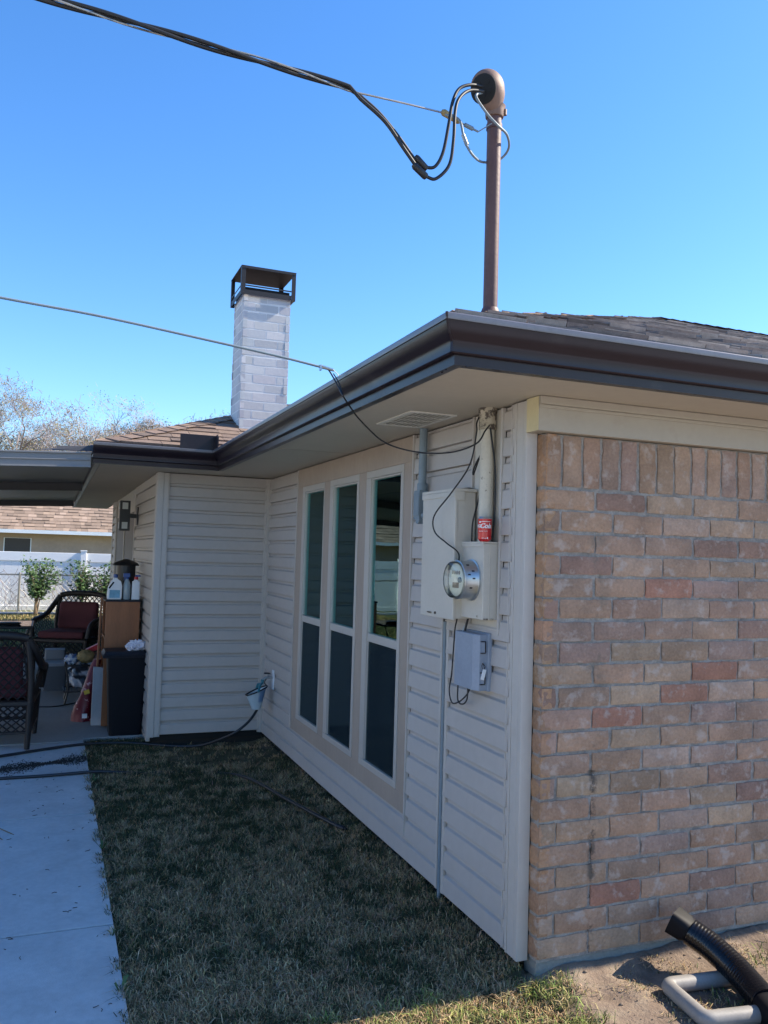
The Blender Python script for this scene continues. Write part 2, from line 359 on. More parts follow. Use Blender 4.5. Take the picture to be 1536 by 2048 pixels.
# ------------------------------------------------------------------ grass
def value_noise(x, y, s, seed):
    return np.array([noise.noise(Vector((a * s, b * s, seed))) for a, b in zip(x, y)])
def grass(name, xs, ys, hmin, hmax, wdt, zf, green, tan, dead, lean=1.25, tint=None):
    n = len(xs); ang = rng.uniform(0, 2 * np.pi, n); h = rng.uniform(hmin, hmax, n); wd = wdt * rng.uniform(.6, 1.3, n)
    la = rng.uniform(0, 2 * np.pi, n); ln = h * rng.uniform(.15, 1.3, n) * lean
    dx, dy = np.cos(ang) * wd / 2, np.sin(ang) * wd / 2; z0 = zf
    lx, ly = np.cos(la) * ln, np.sin(la) * ln
    P = np.zeros((n, 5, 3), np.float32)
    P[:, 0] = np.stack([xs - dx, ys - dy, z0 - .004], 1); P[:, 1] = np.stack([xs + dx, ys + dy, z0 - .004], 1)
    P[:, 2] = np.stack([xs + dx * .8 + lx * .38, ys + dy * .8 + ly * .38, z0 + h * .6], 1); P[:, 3] = np.stack([xs - dx * .8 + lx * .38, ys - dy * .8 + ly * .38, z0 + h * .6], 1)
    hz = h * np.clip(1.05 - .45 * (ln / h), .3, 1); P[:, 4] = np.stack([xs + lx, ys + ly, z0 + hz], 1)
    me = bpy.data.meshes.new(name); me.vertices.add(n * 5); me.vertices.foreach_set('co', P.ravel())
    base = np.arange(n)[:, None] * 5
    loops = (base + np.array([[0, 1, 2, 3, 3, 2, 4]])).ravel(); me.loops.add(n * 7); me.loops.foreach_set('vertex_index', loops.astype(np.int32))
    me.polygons.add(n * 2); st = (np.arange(n)[:, None] * 7 + np.array([[0, 4]])).ravel(); me.polygons.foreach_set('loop_start', st.astype(np.int32))
    me.polygons.foreach_set('loop_total', np.tile([4, 3], n).astype(np.int32))
    g = np.array(green); t = np.array(tan); isd = rng.random(n) < dead
    c = np.where(isd[:, None], t[None] * rng.uniform(.55, 1.35, (n, 1)), g[None] * rng.uniform(.5, 1.4, (n, 1)))
    c = c * (1 + rng.normal(0, .08, (n, 3)))
    C = np.ones((n, 5, 4), np.float32); C[:, :, :3] = np.clip(c, .005, .9)[:, None, :]
    at = me.attributes.new('col', 'FLOAT_COLOR', 'POINT'); at.data.foreach_set('color', C.ravel()); me.materials.append(MATS['grass']); me.update(); me.validate()
    o = bpy.data.objects.new(name, me); sc.collection.objects.link(o); return o
def lawn_pts(n, x0, x1, y0, y1):
    return rng.uniform(x0, x1, n), rng.uniform(y0, y1, n)
xs, ys_ = lawn_pts(330000, -1.435, .5, -1.0, 4.62)
dist = np.hypot(xs + 1.74, ys_ + 2.89)
keep = rng.random(len(xs)) < np.clip(1.25 - dist * .10, .35, 1)
xs, ys_ = xs[keep], ys_[keep]; n1 = value_noise(xs, ys_, 2.2, 1.0); n2 = value_noise(xs, ys_, 9, 4.0); n3 = value_noise(xs, ys_, 28, 7.0)
edge = .10 + n2 * .22 - .10 * np.clip(-ys_, 0, 1)
ok = (xs < .026) | ((ys_ < -.10) & (xs < edge + rng.normal(0, .03, len(xs))))
ok &= (xs < .07) | (ys_ < -.04)
ok &= ~((xs > .024) & (ys_ > -.03)); ok &= ~((xs > -.95) & (ys_ > 4.22))
soil = ((ys_ > 3.55) & (xs > -.85)) & (n2 + n3 * .5 < .22 + (4.24 - ys_) * .2)       # bare dirt in the inner corner
ok &= ~(soil & (rng.random(len(xs)) < .93))
ok &= (n2 + n3 * .6 > -.42) | (rng.random(len(xs)) < .35)
xs, ys_, n1, n2, n3 = xs[ok], ys_[ok], n1[ok], n2[ok], n3[ok]
dead = np.clip(.56 + .75 * n1 + 1.25 * n2 + .9 * n3 + .10 * (1.2 - ys_), .06, .92)
zf = np.array([gz(a, b) for a, b in zip(xs, ys_)]) 
go = grass('grass', xs, ys_, .010, .040, .0034, zf, (.078, .082, .032), (.44, .305, .16), dead)
tag(go, 'patchy half dormant grass between the concrete walk and the siding wall', 'grass', kind='stuff')
st_ = rng.random(len(xs)) < np.clip(.045 + .16 * n1 + .12 * n2, .008, 1)
go = grass('straw', xs[st_], ys_[st_], .02, .055, .0034, zf[st_], (.16, .15, .08), (.52, .38, .21), .85, lean=1.9)
tag(go, 'long pale straw blades lying through the dormant lawn', 'dry grass', kind='stuff')
ex = -1.433 + rng.normal(0, .010, 3200); ey = rng.uniform(-.6, 4.5, 3200); eo = np.array([noise.noise(Vector((0, float(v) * 5, 3))) for v in ey]) > .02
go = grass('edge_grass', ex[eo], ey[eo], .02, .055, .0036, np.full(int(eo.sum()), .006), (.070, .090, .045), (.42, .33, .21), .5, lean=1.3)
tag(go, 'ragged grass blades spilling over the edge of the concrete walk', 'grass', kind='stuff')
# fresh green tufts at the sunlit front edge
tx = []; ty = []
for _ in range(150):
    cx, cy = random.uniform(-1.35, .1), random.uniform(-.75, -.04); k = random.randint(40, 90)
    tx += [cx + random.gauss(0, .035) for _ in range(k)]; ty += [cy + random.gauss(0, .03) for _ in range(k)]
for cx, cy, k in ((.02, -.14, 160), (.62, -.45, 30), (1.15, -.30, 220), (1.3, -.36, 260), (1.0, -.28, 90), (1.05, -.5, 140), (.9, -.62, 120)):
    tx += [cx + random.gauss(0, .06) for _ in range(k)]; ty += [cy + random.gauss(0, .045) for _ in range(k)]
tx = np.array(tx); ty = np.array(ty); kk = (ty < -.09) | (tx < -.02); tx, ty = tx[kk], ty[kk]
go = grass('grass_tufts', tx, ty, .02, .055, .0034, np.array([gz(a, b) for a, b in zip(tx, ty)]), (.20, .25, .06), (.42, .36, .16), .30)
tag(go, 'fresh green grass tufts in the sun at the front edge of the lawn', 'grass', kind='stuff')
# dry thatch over the dirt strip beside the brick wall
xs, ys_ = lawn_pts(26000, .05, 2.2, -1.1, -.10); n2 = value_noise(xs, ys_, 6, 2.0); ok = (n2 > .0) & (rng.random(len(xs)) < .25 + n2 * 1.6) & (xs > .18) ; xs, ys_ = xs[ok], ys_[ok]
go = grass('dry_thatch', xs, ys_, .006, .022, .003, np.array([gz(a, b) for a, b in zip(xs, ys_)]), (.14, .15, .05), (.42, .30, .17), .85, lean=2.2)
tag(go, 'dry brown thatch lying over bare dirt beside the brick wall', 'dry grass', kind='stuff')
# rear lawn
xs, ys_ = lawn_pts(60000, -6.5, 1.5, 10.4, 19.0)
go = grass('lawn', xs, ys_, .03, .07, .012, np.zeros(len(xs)), (.055, .085, .025), (.36, .28, .12), np.where(ys_ > 16.5, .75, .25))  # more tan past the shade line, sunlight put into the blade colour
tag(go, 'rear lawn running from the patio to the white fence', 'grass', kind='stuff')
wd = MB()     # little weeds poking from under the siding
for cx, cy in ((-.03, 1.70), (-.03, .72), (-.02, 1.66), (-1.40, 3.25), (-1.42, 1.9), (-1.44, .35)):
    for k in range(9):
        a = random.uniform(0, 6.28); l = random.uniform(.02, .05); p = Vector((cx, cy, .01)); q = p + Vector((math.cos(a) * l, math.sin(a) * l, l * 1.1)); s_ = Vector((-math.sin(a), math.cos(a), 0)) * .005
        wd.quad(p - s_ * .4, p + s_ * .4, q + s_, q - s_)
mat('weed', (.05, .10, .03), .7); wd.build('weeds', 'weed', kind='stuff', label='small green weeds at the edges of the grass', cat='weeds')

# ================================================================== HOUSE
ZS = 2.27
house = thing('house', (0, 0, 0), 'single-storey house with beige vinyl siding, tan brick end wall and dark brown gutter', 'house')
def siding(mb, axis, const, sgn, a0, a1, z0, z1, zref=.0865, h=.1093):
    # horizontal dutch-lap courses; axis = direction along the wall, sgn*out = outward
    prof = [(0, -.005), (0.0004, .0190), (.003, .0208), (.045, .0178), (.0765, .0160), (.0790, .0143), (.0850, .0045), (.0880, .0028), (h - .0040, .0022), (h - .0038, -.005), (h, -.005)]
    k0 = math.floor((z0 - zref) / h) - 1; pts = []
    k = k0
    while zref + k * h < z1:
        for dz, o in prof[:-1]:
            z = zref + k * h + dz
            if z0 - 1e-6 <= z <= z1: pts.append((z, o))
            elif z < z0: last = (z0, o); 
        k += 1
    pts = [(z0, -.001), (z0, pts[0][1])] + pts + [(z1, pts[-1][1])]
    n = max(2, int(abs(a1 - a0) / .25) + 1); V = []; F = []
    for i in range(n):
        a = a0 + (a1 - a0) * i / (n - 1)
        for (z, o) in pts:
            wv = .0018 * noise.noise(Vector((a * 1.3, z * 2.0, const * 3))) 
            V.append((const + sgn * (o + wv), a, z) if axis == 'y' else (a, const + sgn * (o + wv), z))
    m = len(pts)
    for i in range(n - 1):
        for j in range(m - 1): F.append((i * m + j, (i + 1) * m + j, (i + 1) * m + j + 1, i * m + j + 1))
    for i in (0, n - 1):     # close the ends back to the wall
        b = len(V)
        for (z, o) in pts: V.append((const, a0 if i == 0 else a1, z) if axis == 'y' else (a0 if i == 0 else a1, const, z))
        for j in range(m - 1): F.append((i * m + j, i * m + j + 1, b + j + 1, b + j))
    mb.add(V, F)
# wall cores (sheathing behind the cladding)
core = MB(); core.box(.019, 11.8, 3.0, 8.0, .082, 2.268); core.box(.45, 11.8, .0, 3.0, .05, 2.268); core.box(.019, .45, -.012, 1.13, .088, 2.268); core.box(.019, .45, 3.28, 3.6, .082, 2.262)
core.box(-.930, 6.9, 4.260, 9.6, .05, 2.266); core.box(.35, 6.9, 9.0, 16.2, .05, 2.264)  # last box: unseen wing added to shade the rear lawn
core.box(.019, .45, 1.13, 3.28, .082, .32); core.box(.019, .45, 1.13, 3.28, 2.17, 2.26)
core.build('wall', 'dark', house, label='inner wall behind the cladding')
fnd = MB(); fnd.box(.030, .040, .05, 4.29, -.1, .081); fnd.box(-.92, .030, 4.28, 4.29, -.1, .09)
fnd2 = MB(); fnd2.box(.055, 11.8, -.060, .03, -.1, .086)
mat('foundation', (.24, .245, .22), .95, var=.25, vscale=9, bump=.5, bscale=60)
fnd.build('foundation', 'gap_shade', house); fnd2.build('foundation', 'foundation', house, bevel=.006)  # strip under the siding painted dark as its shadow gap
# siding patches
sd = MB()
siding(sd, 'y', .012, -1, .085, .17, .082, 2.262); siding(sd, 'y', .012, -1, .17, .665, .082, 1.34); siding(sd, 'y', .012, -1, .712, 1.095, .082, 2.262)
siding(sd, 'y', .012, -1, .43, .712, 1.34, 2.262)
siding(sd, 'y', .012, -1, 1.095, 3.325, .082, .300); siding(sd, 'y', .012, -1, 3.325, 4.215, .082, 2.262)
sd.build('siding', 'vinyl', house, smooth=8)
sd = MB(); siding(sd, 'x', 4.252, -1, -.875, -.02, .10, 2.262, zref=.104); sd.build('siding', 'vinyl', house, smooth=8)
sd = MB(); siding(sd, 'y', -.938, -1, 4.33, 6.15, .05, 2.262, zref=.104); siding(sd, 'y', -.938, -1, 8.95, 9.55, .05, 2.262, zref=.104)
siding(sd, 'y', .34, -1, 9.6, 16.2, .05, 2.262); sd.build_each('siding', 'vinyl', house, smooth=8)  # long patch clads the unseen wing added for lawn shade
# corner posts (with the ribbed face), inside corner, J-channels
cp = MB(); cp.box(-.006, .045, -.015, .009, .075, 2.264); cp.box(-.006, .014, .0095, .060, .077, 2.264); cp.box(-.009, .014, .0605, .070, .077, 2.264); cp.box(-.004, .014, .0705, .100, .079, 2.264); cp.box(-.008, .014, .1005, .106, .079, 2.264)
cp.build('corner_post', 'trim', house, bevel=.002)
cp = MB(); cp.box(-.956, -.905, 4.226, 4.256, .085, 2.264); cp.box(-.904, -.866, 4.229, 4.256, .087, 2.264); cp.box(-.865, -.858, 4.224, 4.256, .087, 2.264); cp.box(-.960, -.93, 4.2565, 4.335, .05, 2.264); cp.box(-.962, -.93, 9.555, 9.64, .03, 2.26); cp.box(-.962, -.93, 8.92, 8.955, .03, 2.26); cp.box(-.962, -.93, 6.15, 6.19, .03, 2.26)
cp.build_each('corner_post', 'trim', house, bevel=.002)
cp = MB(); cp.box(-.026, .004, 4.222, 4.250, .085, 2.262); cp.box(-.0, .008, 4.205, 4.2215, .085, 2.262); cp.box(-.042, -.0265, 4.232, 4.25, .085, 2.262)
cp.build('inside_corner_trim', 'trim', house, bevel=.002)
# board behind the electrical gear and its edge trims
ub = MB(); ub.box(-.001, .012, .185, .430, 1.335, 2.262); ub.build('utility_board', 'beige_paint', house, bevel=.002)
jt = MB(); jt.box(-.012, .008, .172, .184, 1.31, 2.262); jt.box(-.012, .008, .431, .441, 1.94, 2.262); jt.box(-.008, .006, .640, .664, .083, 1.34); jt.box(-.008, .006, .706, .726, .083, 1.34); jt.box(-.009, .007, .170, .70, 1.328, 1.336)
jt.box(-.014, .008, 1.096, 1.106, .20, 2.262); jt.box(-.014, .008, 3.312, 3.324, .301, 2.262)
jt.build_each('channel_trim', 'trim', house, bevel=.0015)
# window casing (flat tan boards) with three tall windows
ca = MB(); X0, X1 = -.006, .012
ca.box(X0, X1, 1.107, 3.311, 2.125, 2.263); ca.box(X0, X1, 1.107, 3.311, .303, .402)
for a, b in ((1.107, 1.222), (1.800, 1.925), (2.505, 2.628), (3.172, 3.311)): ca.box(X0 - .002, X1, a, b, .4025, 2.1245)
ca.build('window_casing', 'casing', house, bevel=.0025)
WIN = [(2.632, 3.168, 2.645, 3.108), (1.929, 2.501, 1.965, 2.434), (1.226, 1.796, 1.266, 1.722)]
for (a, b, g0, g1) in WIN:
    fr = MB(); t = .012
    fr.box(-.010, .05, a, b, 2.082, 2.1235); fr.box(-.010, .05, a, b, .4035, .44); fr.box(-.010, .05, a, g0 - .002, .4405, 2.0815); fr.box(-.010, .05, g1 + .002, b, .4405, 2.0815)
    fr.box(-.002, .05, g0 - .0015, g0 + .006, .4405, 2.0815); fr.box(-.002, .05, g1 - .006, g1 + .0015, .4405, 2.0815); fr.box(-.002, .05, g0 + .0065, g1 - .0065, 2.070, 2.0815)
    wn = fr.build('window', 'frame', house, bevel=.002)
    MB().box(-.006, .045, g0 + .0065, g1 - .0065, 1.125, 1.172).build('meeting_rail', 'frame', wn, bevel=.002)
    MB().box(.011, .015, g0, g1, 1.160, 2.076).build('upper_pane', 'pane', wn)
    MB().box(.004, .006, g0, g1, .43, 1.135).build('lower_screen', 'screen', wn)
    MB().box(.018, .022, g0, g1, .43, 1.135).build('lower_pane', 'pane', wn)
    bl = MB()
    for k in range(38): z = .46 + k * .043; bl.add([(.06, a, z), (.06, b, z), (.085, b, z + .032), (.085, a, z + .032)], [(0, 1, 2, 3)])
    bl.build('blind', 'blind', wn)
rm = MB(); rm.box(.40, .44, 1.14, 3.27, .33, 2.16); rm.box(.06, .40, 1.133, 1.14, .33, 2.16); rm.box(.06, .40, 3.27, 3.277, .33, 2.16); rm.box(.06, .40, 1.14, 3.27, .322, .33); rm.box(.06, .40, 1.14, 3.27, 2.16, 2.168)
rm.build('window_recess', 'dark', house)

# brick end wall: every brick modelled with its own colour and worn edges
BR = [((.40, .262, .178), 6), ((.375, .25, .178), 6), ((.42, .295, .205), 4), ((.40, .205, .142), 1), ((.36, .25, .195), 4), ((.43, .305, .23), 3), ((.38, .262, .18), 3), ((.33, .21, .16), 2)]
BRL = [c for c, n in BR for _ in range(n)]
def brick(mb, o, u, nrm, x0, x1, z0, z1, dep, col, nx=8, nz=3, amp=.0028, sd=0, er=1.05):
    o = Vector(o); u = Vector(u); nrm = Vector(nrm); Z = Vector((0, 0, 1)); V = []; F = []
    jx0, jx1, jz0, jz1 = (random.gauss(0, .0015) for _ in range(4)); tilt = random.gauss(0, .0012)
    for j in range(nz + 1):
        for i in range(nx + 1):
            a = x0 + jx0 + (x1 + jx1 - x0 - jx0) * i / nx; z = z0 + jz0 + (z1 + jz1 - z0 - jz0) * j / nz
            e = (i in (0, nx)) + (j in (0, nz)); d = dep - (.0 if e == 0 else .0035 if e == 1 else .0065) * er + tilt * (i / nx - .5)
            p = Vector((a * 24 + sd, z * 24, 3.1 + o.x)); q = noise.noise(p); q2 = noise.noise(p * 2.7)
            d += amp * (q + q2 * .5)
            if i in (0, nx): a += (.0030 * q2 + .0022 * q)
            if j in (0, nz): z += (.0032 * q + .0028 * q2)
            V.append(o + u * a + Z * z + nrm * d)
    m = nx + 1
    for j in range(nz):
        for i in range(nx): F.append((j * m + i, j * m + i + 1, (j + 1) * m + i + 1, (j + 1) * m + i))
    ring = [i for i in range(m)] + [j * m + nx for j in range(1, nz + 1)] + [nz * m + i for i in range(nx - 1, -1, -1)] + [j * m for j in range(nz - 1, 0, -1)]
    b = len(V)
    for r in ring: V.append(V[r] - nrm * (dep + .03))
    k = len(ring)
    for q in range(k): F.append((ring[(q + 1) % k], ring[q], b + q, b + (q + 1) % k))
    cj = random.uniform(.84, 1.04); cc = tuple(c * cj * q * random.uniform(.98, 1.02) for c, q in zip(col, (1.045, .985, .935) if col[0] > col[2] * 1.1 else (1, 1, 1)))
    mb.add(V, F, cc)
bw = MB(); mo = MB(); YB = -.075; XB = .0465; PIT = .0868; TOP = 1.908
def wallbrick(x0, x1, z0, z1, fine=True):
    if x0 > 2.6: brick(bw, (0, YB + .012, 0), (1, 0, 0), (0, -1, 0), x0, x1, z0, z1, .012, random.choice(BRL), 2, 1)
    else: brick(bw, (0, YB + .012, 0), (1, 0, 0), (0, -1, 0), x0, x1, z0, z1, .012, random.choice(BRL), 12 if x1 - x0 > .15 else 8, 5 if z1 - z0 < .15 else 12)
for r in range(21):
    zt = TOP - r * PIT; zb = zt - .0735
    js = [.289 + .2485 * k for k in range(50)] if r % 2 == 0 else [.124 + .2505 * k for k in range(50)]
    if r >= 9 and r % 2 == 0: js = [j - .004 for j in js]
    edges = [XB - .002] + js
    for a, b in zip(edges[:-1], edges[1:]):
        if a > 11.7: break
        ja = random.gauss(0, .002)
        wallbrick(a + .0062, b - .0062 + ja, zb + random.gauss(0, .001), zt + random.gauss(0, .001))
sx = [XB - .002, .126, .222, .311, .402, .495, .59, .682, .772, .855, .939, 1.025, 1.108]
while sx[-1] < 11.7: sx.append(sx[-1] + .088 + random.uniform(-.003, .004))
for a, b in zip(sx[:-1], sx[1:]): wallbrick(a + .0065 + random.uniform(-.001, .003), b - .0065 - random.uniform(-.001, .003), 1.922 + random.gauss(0, .002), 2.125)
# visible short return faces of the corner bricks, orange light tinted into their colour
for r in range(21):
    zt = TOP - r * PIT; zb = zt - .0755
    col = random.choice(BRL[:14]); brick(bw, (XB + .012, 0, 0), (0, -1, 0), (-1, 0, 0), -.04, .074, zb, zt, .012, (col[0] * 1.08, col[1] * .98, col[2] * .85), 4, 4)
brick(bw, (XB + .012, 0, 0), (0, -1, 0), (-1, 0, 0), -.04, .074, 1.922, 2.125, .012, (.46, .27, .15), 4, 8)
bwo = bw.build('brick_wall', 'brick', house, smooth=50)
mo.box(XB + .0045, 11.8, YB + .0105, .045, .089, 2.129)
# mortar with a rough, slightly raked face
mv = []; nxm = 170; nzm = 190
for j in range(nzm + 1):
    for i in range(nxm + 1):
        x = XB + .004 + 2.2 * i / nxm; z = .086 + 2.043 * j / nzm
        mv.append((x, YB + .0085 - .0030 * noise.noise(Vector((x * 30, z * 30, 0))) - .002 * noise.noise(Vector((x * 90, z * 90, 4))), z))
mo.add(mv, [(j * (nxm + 1) + i, j * (nxm + 1) + i + 1, (j + 1) * (nxm + 1) + i + 1, (j + 1) * (nxm + 1) + i) for j in range(nzm) for i in range(nxm)])
mo.build('mortar', 'mortar', bwo, smooth=60)
# frieze board over the bricks
fz = MB(); fz.box(-.006, 11.8, -.104, -.016, 2.132, 2.268); f1 = fz.build('frieze_board', 'frieze', house, bevel=.003)
fz = MB(); fz.box(-.006, 11.8, -.116, -.1045, 2.236, 2.268); fz.box(-.0055, 11.8, -.110, -.1045, 2.222, 2.2355); fz.build('molding', 'frieze', f1, bevel=.003)
mat('raw_wood', (.62, .52, .30), .7, var=.1, vscale=20, stretch=(1, 1, .2))
MB().box(-.009, -.0062, -.102, -.018, 2.133, 2.267).build('board_end', 'raw_wood', f1)

# soffit
so = MB().prism([(12, -.417), (12, -.0), (.04, -.0), (.04, 4.3), (-.92, 4.3), (-.92, 11.8), (-1.43, 11.8), (-1.43, 3.793), (-.527, 3.793), (-.527, -.417)], 2.2695, 2.283).build('soffit', 'soffit', house)
vt = MB(); VZ = 2.2635
vt.box(-.305, -.075, .470, .490, VZ, 2.269); vt.box(-.305, -.075, .868, .888, VZ, 2.269); vt.box(-.305, -.287, .4905, .8675, VZ, 2.269); vt.box(-.093, -.075, .4905, .8675, VZ, 2.269)
for k in range(9): vt.obox((-.28 + k * .0235 + .004, .679, 2.2655), (1, 0, .35), (0, 1, 0), (-.35, 0, 1), .0108, .1885, .0008)
for k in range(1, 4): vt.box(-.287, -.093, .4905 + k * .0943 - .002, .4905 + k * .0943 + .002, 2.2632, 2.2652)
vo = vt.build('soffit_vent', 'vent', so)
MB().box(-.287, -.093, .49, .868, 2.2685, 2.2693).build('vent_gap', 'vent_dark', so)
ss = MB(); ss.box(-.52, .0, 2.118, 2.122, 2.2680, 2.2693); ss.box(1.39, 1.394, -.41, -.12, 2.2680, 2.2693); ss.build_each('soffit_seam', 'casing', so)

# gutter: K-style profile swept round the eaves
PATH = [Vector((12, -.39)), Vector((-.50, -.39)), Vector((-.50, 3.82)), Vector((-1.49, 3.82))]
def sweep(prof, path, mb, closed=False, cap=True):
    n = len(path); rings = []
    for i, p in enumerate(path):
        ns = []
        if i > 0: d = (p - path[i - 1]).normalized(); ns.append(Vector((-d.y, d.x)))
        if i < n - 1: d = (path[i + 1] - p).normalized(); ns.append(Vector((-d.y, d.x)))
        nn = ns[0] if len(ns) == 1 else (ns[0] + ns[1]) / (1 + ns[0].dot(ns[1]))
        rings.append([(p.x + nn.x * o, p.y + nn.y * o, z) for o, z in prof])
    m = len(prof); V = [v for r in rings for v in r]; F = []
    for i in range(n - 1):
        for j in range(m if closed else m - 1): F.append((i * m + j, i * m + (j + 1) % m, (i + 1) * m + (j + 1) % m, (i + 1) * m + j))
    if cap: F += [tuple(range(m)), tuple((n - 1) * m + j for j in range(m))[::-1]]
    mb.add(V, F)
def densify(path, step=.6):
    out = [path[0]]
    for a, b in zip(path[:-1], path[1:]):
        k = max(1, int((b - a).length / step))
        for i in range(1, k + 1): out.append(a + (b - a) * i / k)
    return out
GP = [(0, 2.266), (.034, 2.266), (.036, 2.298), (.052, 2.300), (.056, 2.304), (.056, 2.335), (.060, 2.345), (.074, 2.358), (.086, 2.378), (.092, 2.400), (.092, 2.412), (.086, 2.414), (.084, 2.400), (.060, 2.350), (.040, 2.312), (.006, 2.312), (.006, 2.418), (0, 2.418)]
gt = MB(); sweep(GP, densify(PATH), gt, closed=True); gut = gt.build('gutter', 'gutter', house, smooth=28)
lp = MB(); sweep([(.0935, 2.398), (.0965, 2.398), (.0975, 2.404), (.0975, 2.417), (.094, 2.421), (.084, 2.421), (.0845, 2.4155), (.0935, 2.4145)], densify(PATH), lp, closed=True); lp.build('gutter_lip', 'lip', gut, smooth=30)
em = MB()      # corner strap, seam and screws on the outside mitre
c0 = Vector((-.50, -.39)); nn = Vector((-1, -1))
for o0, z0, o1, z1 in ((.0575, 2.302, .0575, 2.336), (.0575, 2.336, .076, 2.358), (.076, 2.358, .094, 2.402), (.094, 2.402, .097, 2.42)):
    em.tube([(c0.x + nn.x * o0, c0.y + nn.y * o0, z0), (c0.x + nn.x * o1, c0.y + nn.y * o1, z1)], .0045, 6)
for (x, y, z) in ((-.53, -.35, 2.2655), (-.52, -.30, 2.2655), (-.49, -.425, 2.2655)): em.cyl((x, y, z), (x, y, z - .003), .004, 8)
em.build_each('gutter_strap', 'gutter', gut)
MB().box(-1.47, -1.432, 3.86, 11.8, 2.268, 2.40).build('fascia', 'gutter', house, bevel=.003)
sg = MB(); sg.obox((-.705, 3.725, 2.462), (1, 0, 0), (0, 1, 0), (0, 0, 1), .150, .0015, .072); sg.obox((-.5875, 3.66, 2.462), (0, 1, 0), (1, 0, 0), (0, 0, 1), .075, .0015, .068)
sg.build('splash_guard', 'gutter', house, bevel=.001, label='upright brown metal splash guard in the gutter corner')
# roofs: courses of separate shingle tabs
PI_ = .385; SL = math.sqrt(1 + PI_ * PI_)
SHC = [(.25, .175, .13), (.22, .155, .12), (.28, .20, .15), (.20, .14, .11), (.17, .125, .10)]
def slope(mb, o, u, up, length, rise_len, zc, e=.142, rows=None, cols=SHC, hipL=True, hipR=True, thick=.011):
    # o: eave corner (x,y), u: along-eave dir, up: inward plan dir
    o = Vector(o); u = Vector(u); up = Vector(up); nrm = (Vector((-up.x * PI_, -up.y * PI_, 1))).normalized()
    rows = int(rise_len * SL / e) + 1
    def P(s, d, h): q = o + u * s + up * d; return Vector((q.x, q.y, zc + d * PI_)) + nrm * h
    for r in range(rows):
        d0 = r * e / SL; d1 = min((r + 1) * e / SL + .012, rise_len); d0 = min(d0, rise_len)
        if d1 <= d0 + .01: continue
        s = -random.uniform(0, .3) 
        while s < length:
            wd = random.choice((.14, .18, .22, .28, .33)); a, b = s, s + wd - .004; s += wd
            lo = d0 if hipL else 0; lo1 = d1 if hipL else 0; hi = length - (d0 if hipR else 0); hi1 = length - (d1 if hipR else 0)
            a0, b0, a1, b1 = max(a, lo), min(b, hi), max(a, lo1), min(b, hi1)
            if b0 <= a0: continue
            if b1 < a1: a1 = b1 = (a1 + b1) / 2
            t = thick * random.choice((.6, 1, 1.6)); base = SHC if cols is None else cols
            V = [P(a0, d0, t), P(b0, d0, t), P(b1, d1, .0012), P(a1, d1, .0012), P(a0, d0, -.004), P(b0, d0, -.004), P(b1, d1, -.004), P(a1, d1, -.004)]
            c = random.choice(base); j = random.uniform(.8, 1.15)
            mb.add(V, [(0, 1, 2, 3), (4, 5, 1, 0), (4, 0, 3, 7), (5, 6, 2, 1)], tuple(q * j for q in c))
def hipcaps(mb, p0, p1, cols=SHC, n=None, wd=.13):
    p0 = Vector(p0); p1 = Vector(p1); L_ = (p1 - p0).length; n = n or int(L_ / .145); t = (p1 - p0).normalized(); sd_ = t.cross(Vector((0, 0, 1))).normalized()
    for i in range(n):
        a = p0 + t * (i * L_ / n); b = a + t * (L_ / n + .02); dn = Vector((0, 0, -.5 * wd * PI_ * 1.1)); lift = Vector((0, 0, .018)); l2 = Vector((0, 0, .009)); c = random.choice(cols); j = random.uniform(.85, 1.15)
        V = [a + lift, a + sd_ * wd + dn + lift, a - sd_ * wd + dn + lift, b + l2, b + sd_ * wd + dn + l2, b - sd_ * wd + dn + l2]
        V += [v - Vector((0, 0, .010)) for v in V[:3]]
        mb.add(V, [(0, 3, 4, 1), (0, 2, 5, 3), (0, 1, 7, 6), (0, 6, 8, 2)], tuple(q * j for q in c))
ZE = 2.428; rf = MB()
AX, AY, AW, AD = -.545, -.435, 12.6, 8.8
slope(rf, (AX, AY), (1, 0), (0, 1), AW, AD / 2, ZE, cols=[(.30, .26, .24), (.36, .31, .28), (.22, .185, .17), (.42, .37, .33), (.15, .125, .115)], thick=.014); slope(rf, (AX, AY + AD), (0, -1), (1, 0), AD, AD / 2, ZE)
BX, BY, BW, BD = -1.47, 3.755, 8.4, 8.2
slope(rf, (BX, BY), (1, 0), (0, 1), BW, BD / 2, ZE); slope(rf, (BX, BY + BD), (0, -1), (1, 0), BD, BD / 2, ZE)
def plane_under(mb, x0, y0, W, D, z):
    h = min(W, D) / 2; t = z - .006
    r0 = (x0 + h, y0 + D / 2, t + h * PI_) if W > D else (x0 + W / 2, y0 + h, t + h * PI_); r1 = (x0 + W - h, y0 + D / 2, t + h * PI_) if W > D else (x0 + W / 2, y0 + D - h, t + h * PI_)
    V = [(x0, y0, t), (x0 + W, y0, t), (x0 + W, y0 + D, t), (x0, y0 + D, t), r0, r1]
    F = [(0, 1, 5, 4), (1, 2, 5), (2, 3, 4, 5), (3, 0, 4)] if W > D else [(0, 1, 4), (1, 2, 5, 4), (2, 3, 5), (3, 0, 4, 5)]
    mb.add(V, F, (.2, .14, .11))
plane_under(rf, AX, AY, AW, AD, ZE); plane_under(rf, BX, BY, BW, BD, ZE); plane_under(rf, -.15, 9.0, 7.4, 7.5, ZE - .05)  # last hip roofs the unseen wing that shades the rear lawn
h = AD / 2; hipcaps(rf, (AX + .12, AY + .12, ZE + .12 * PI_ - .004), (AX + h, AY + h, ZE + h * PI_)); hipcaps(rf, (AX + h, AY + h, ZE + h * PI_), (AX + AW - h, AY + h, ZE + h * PI_))
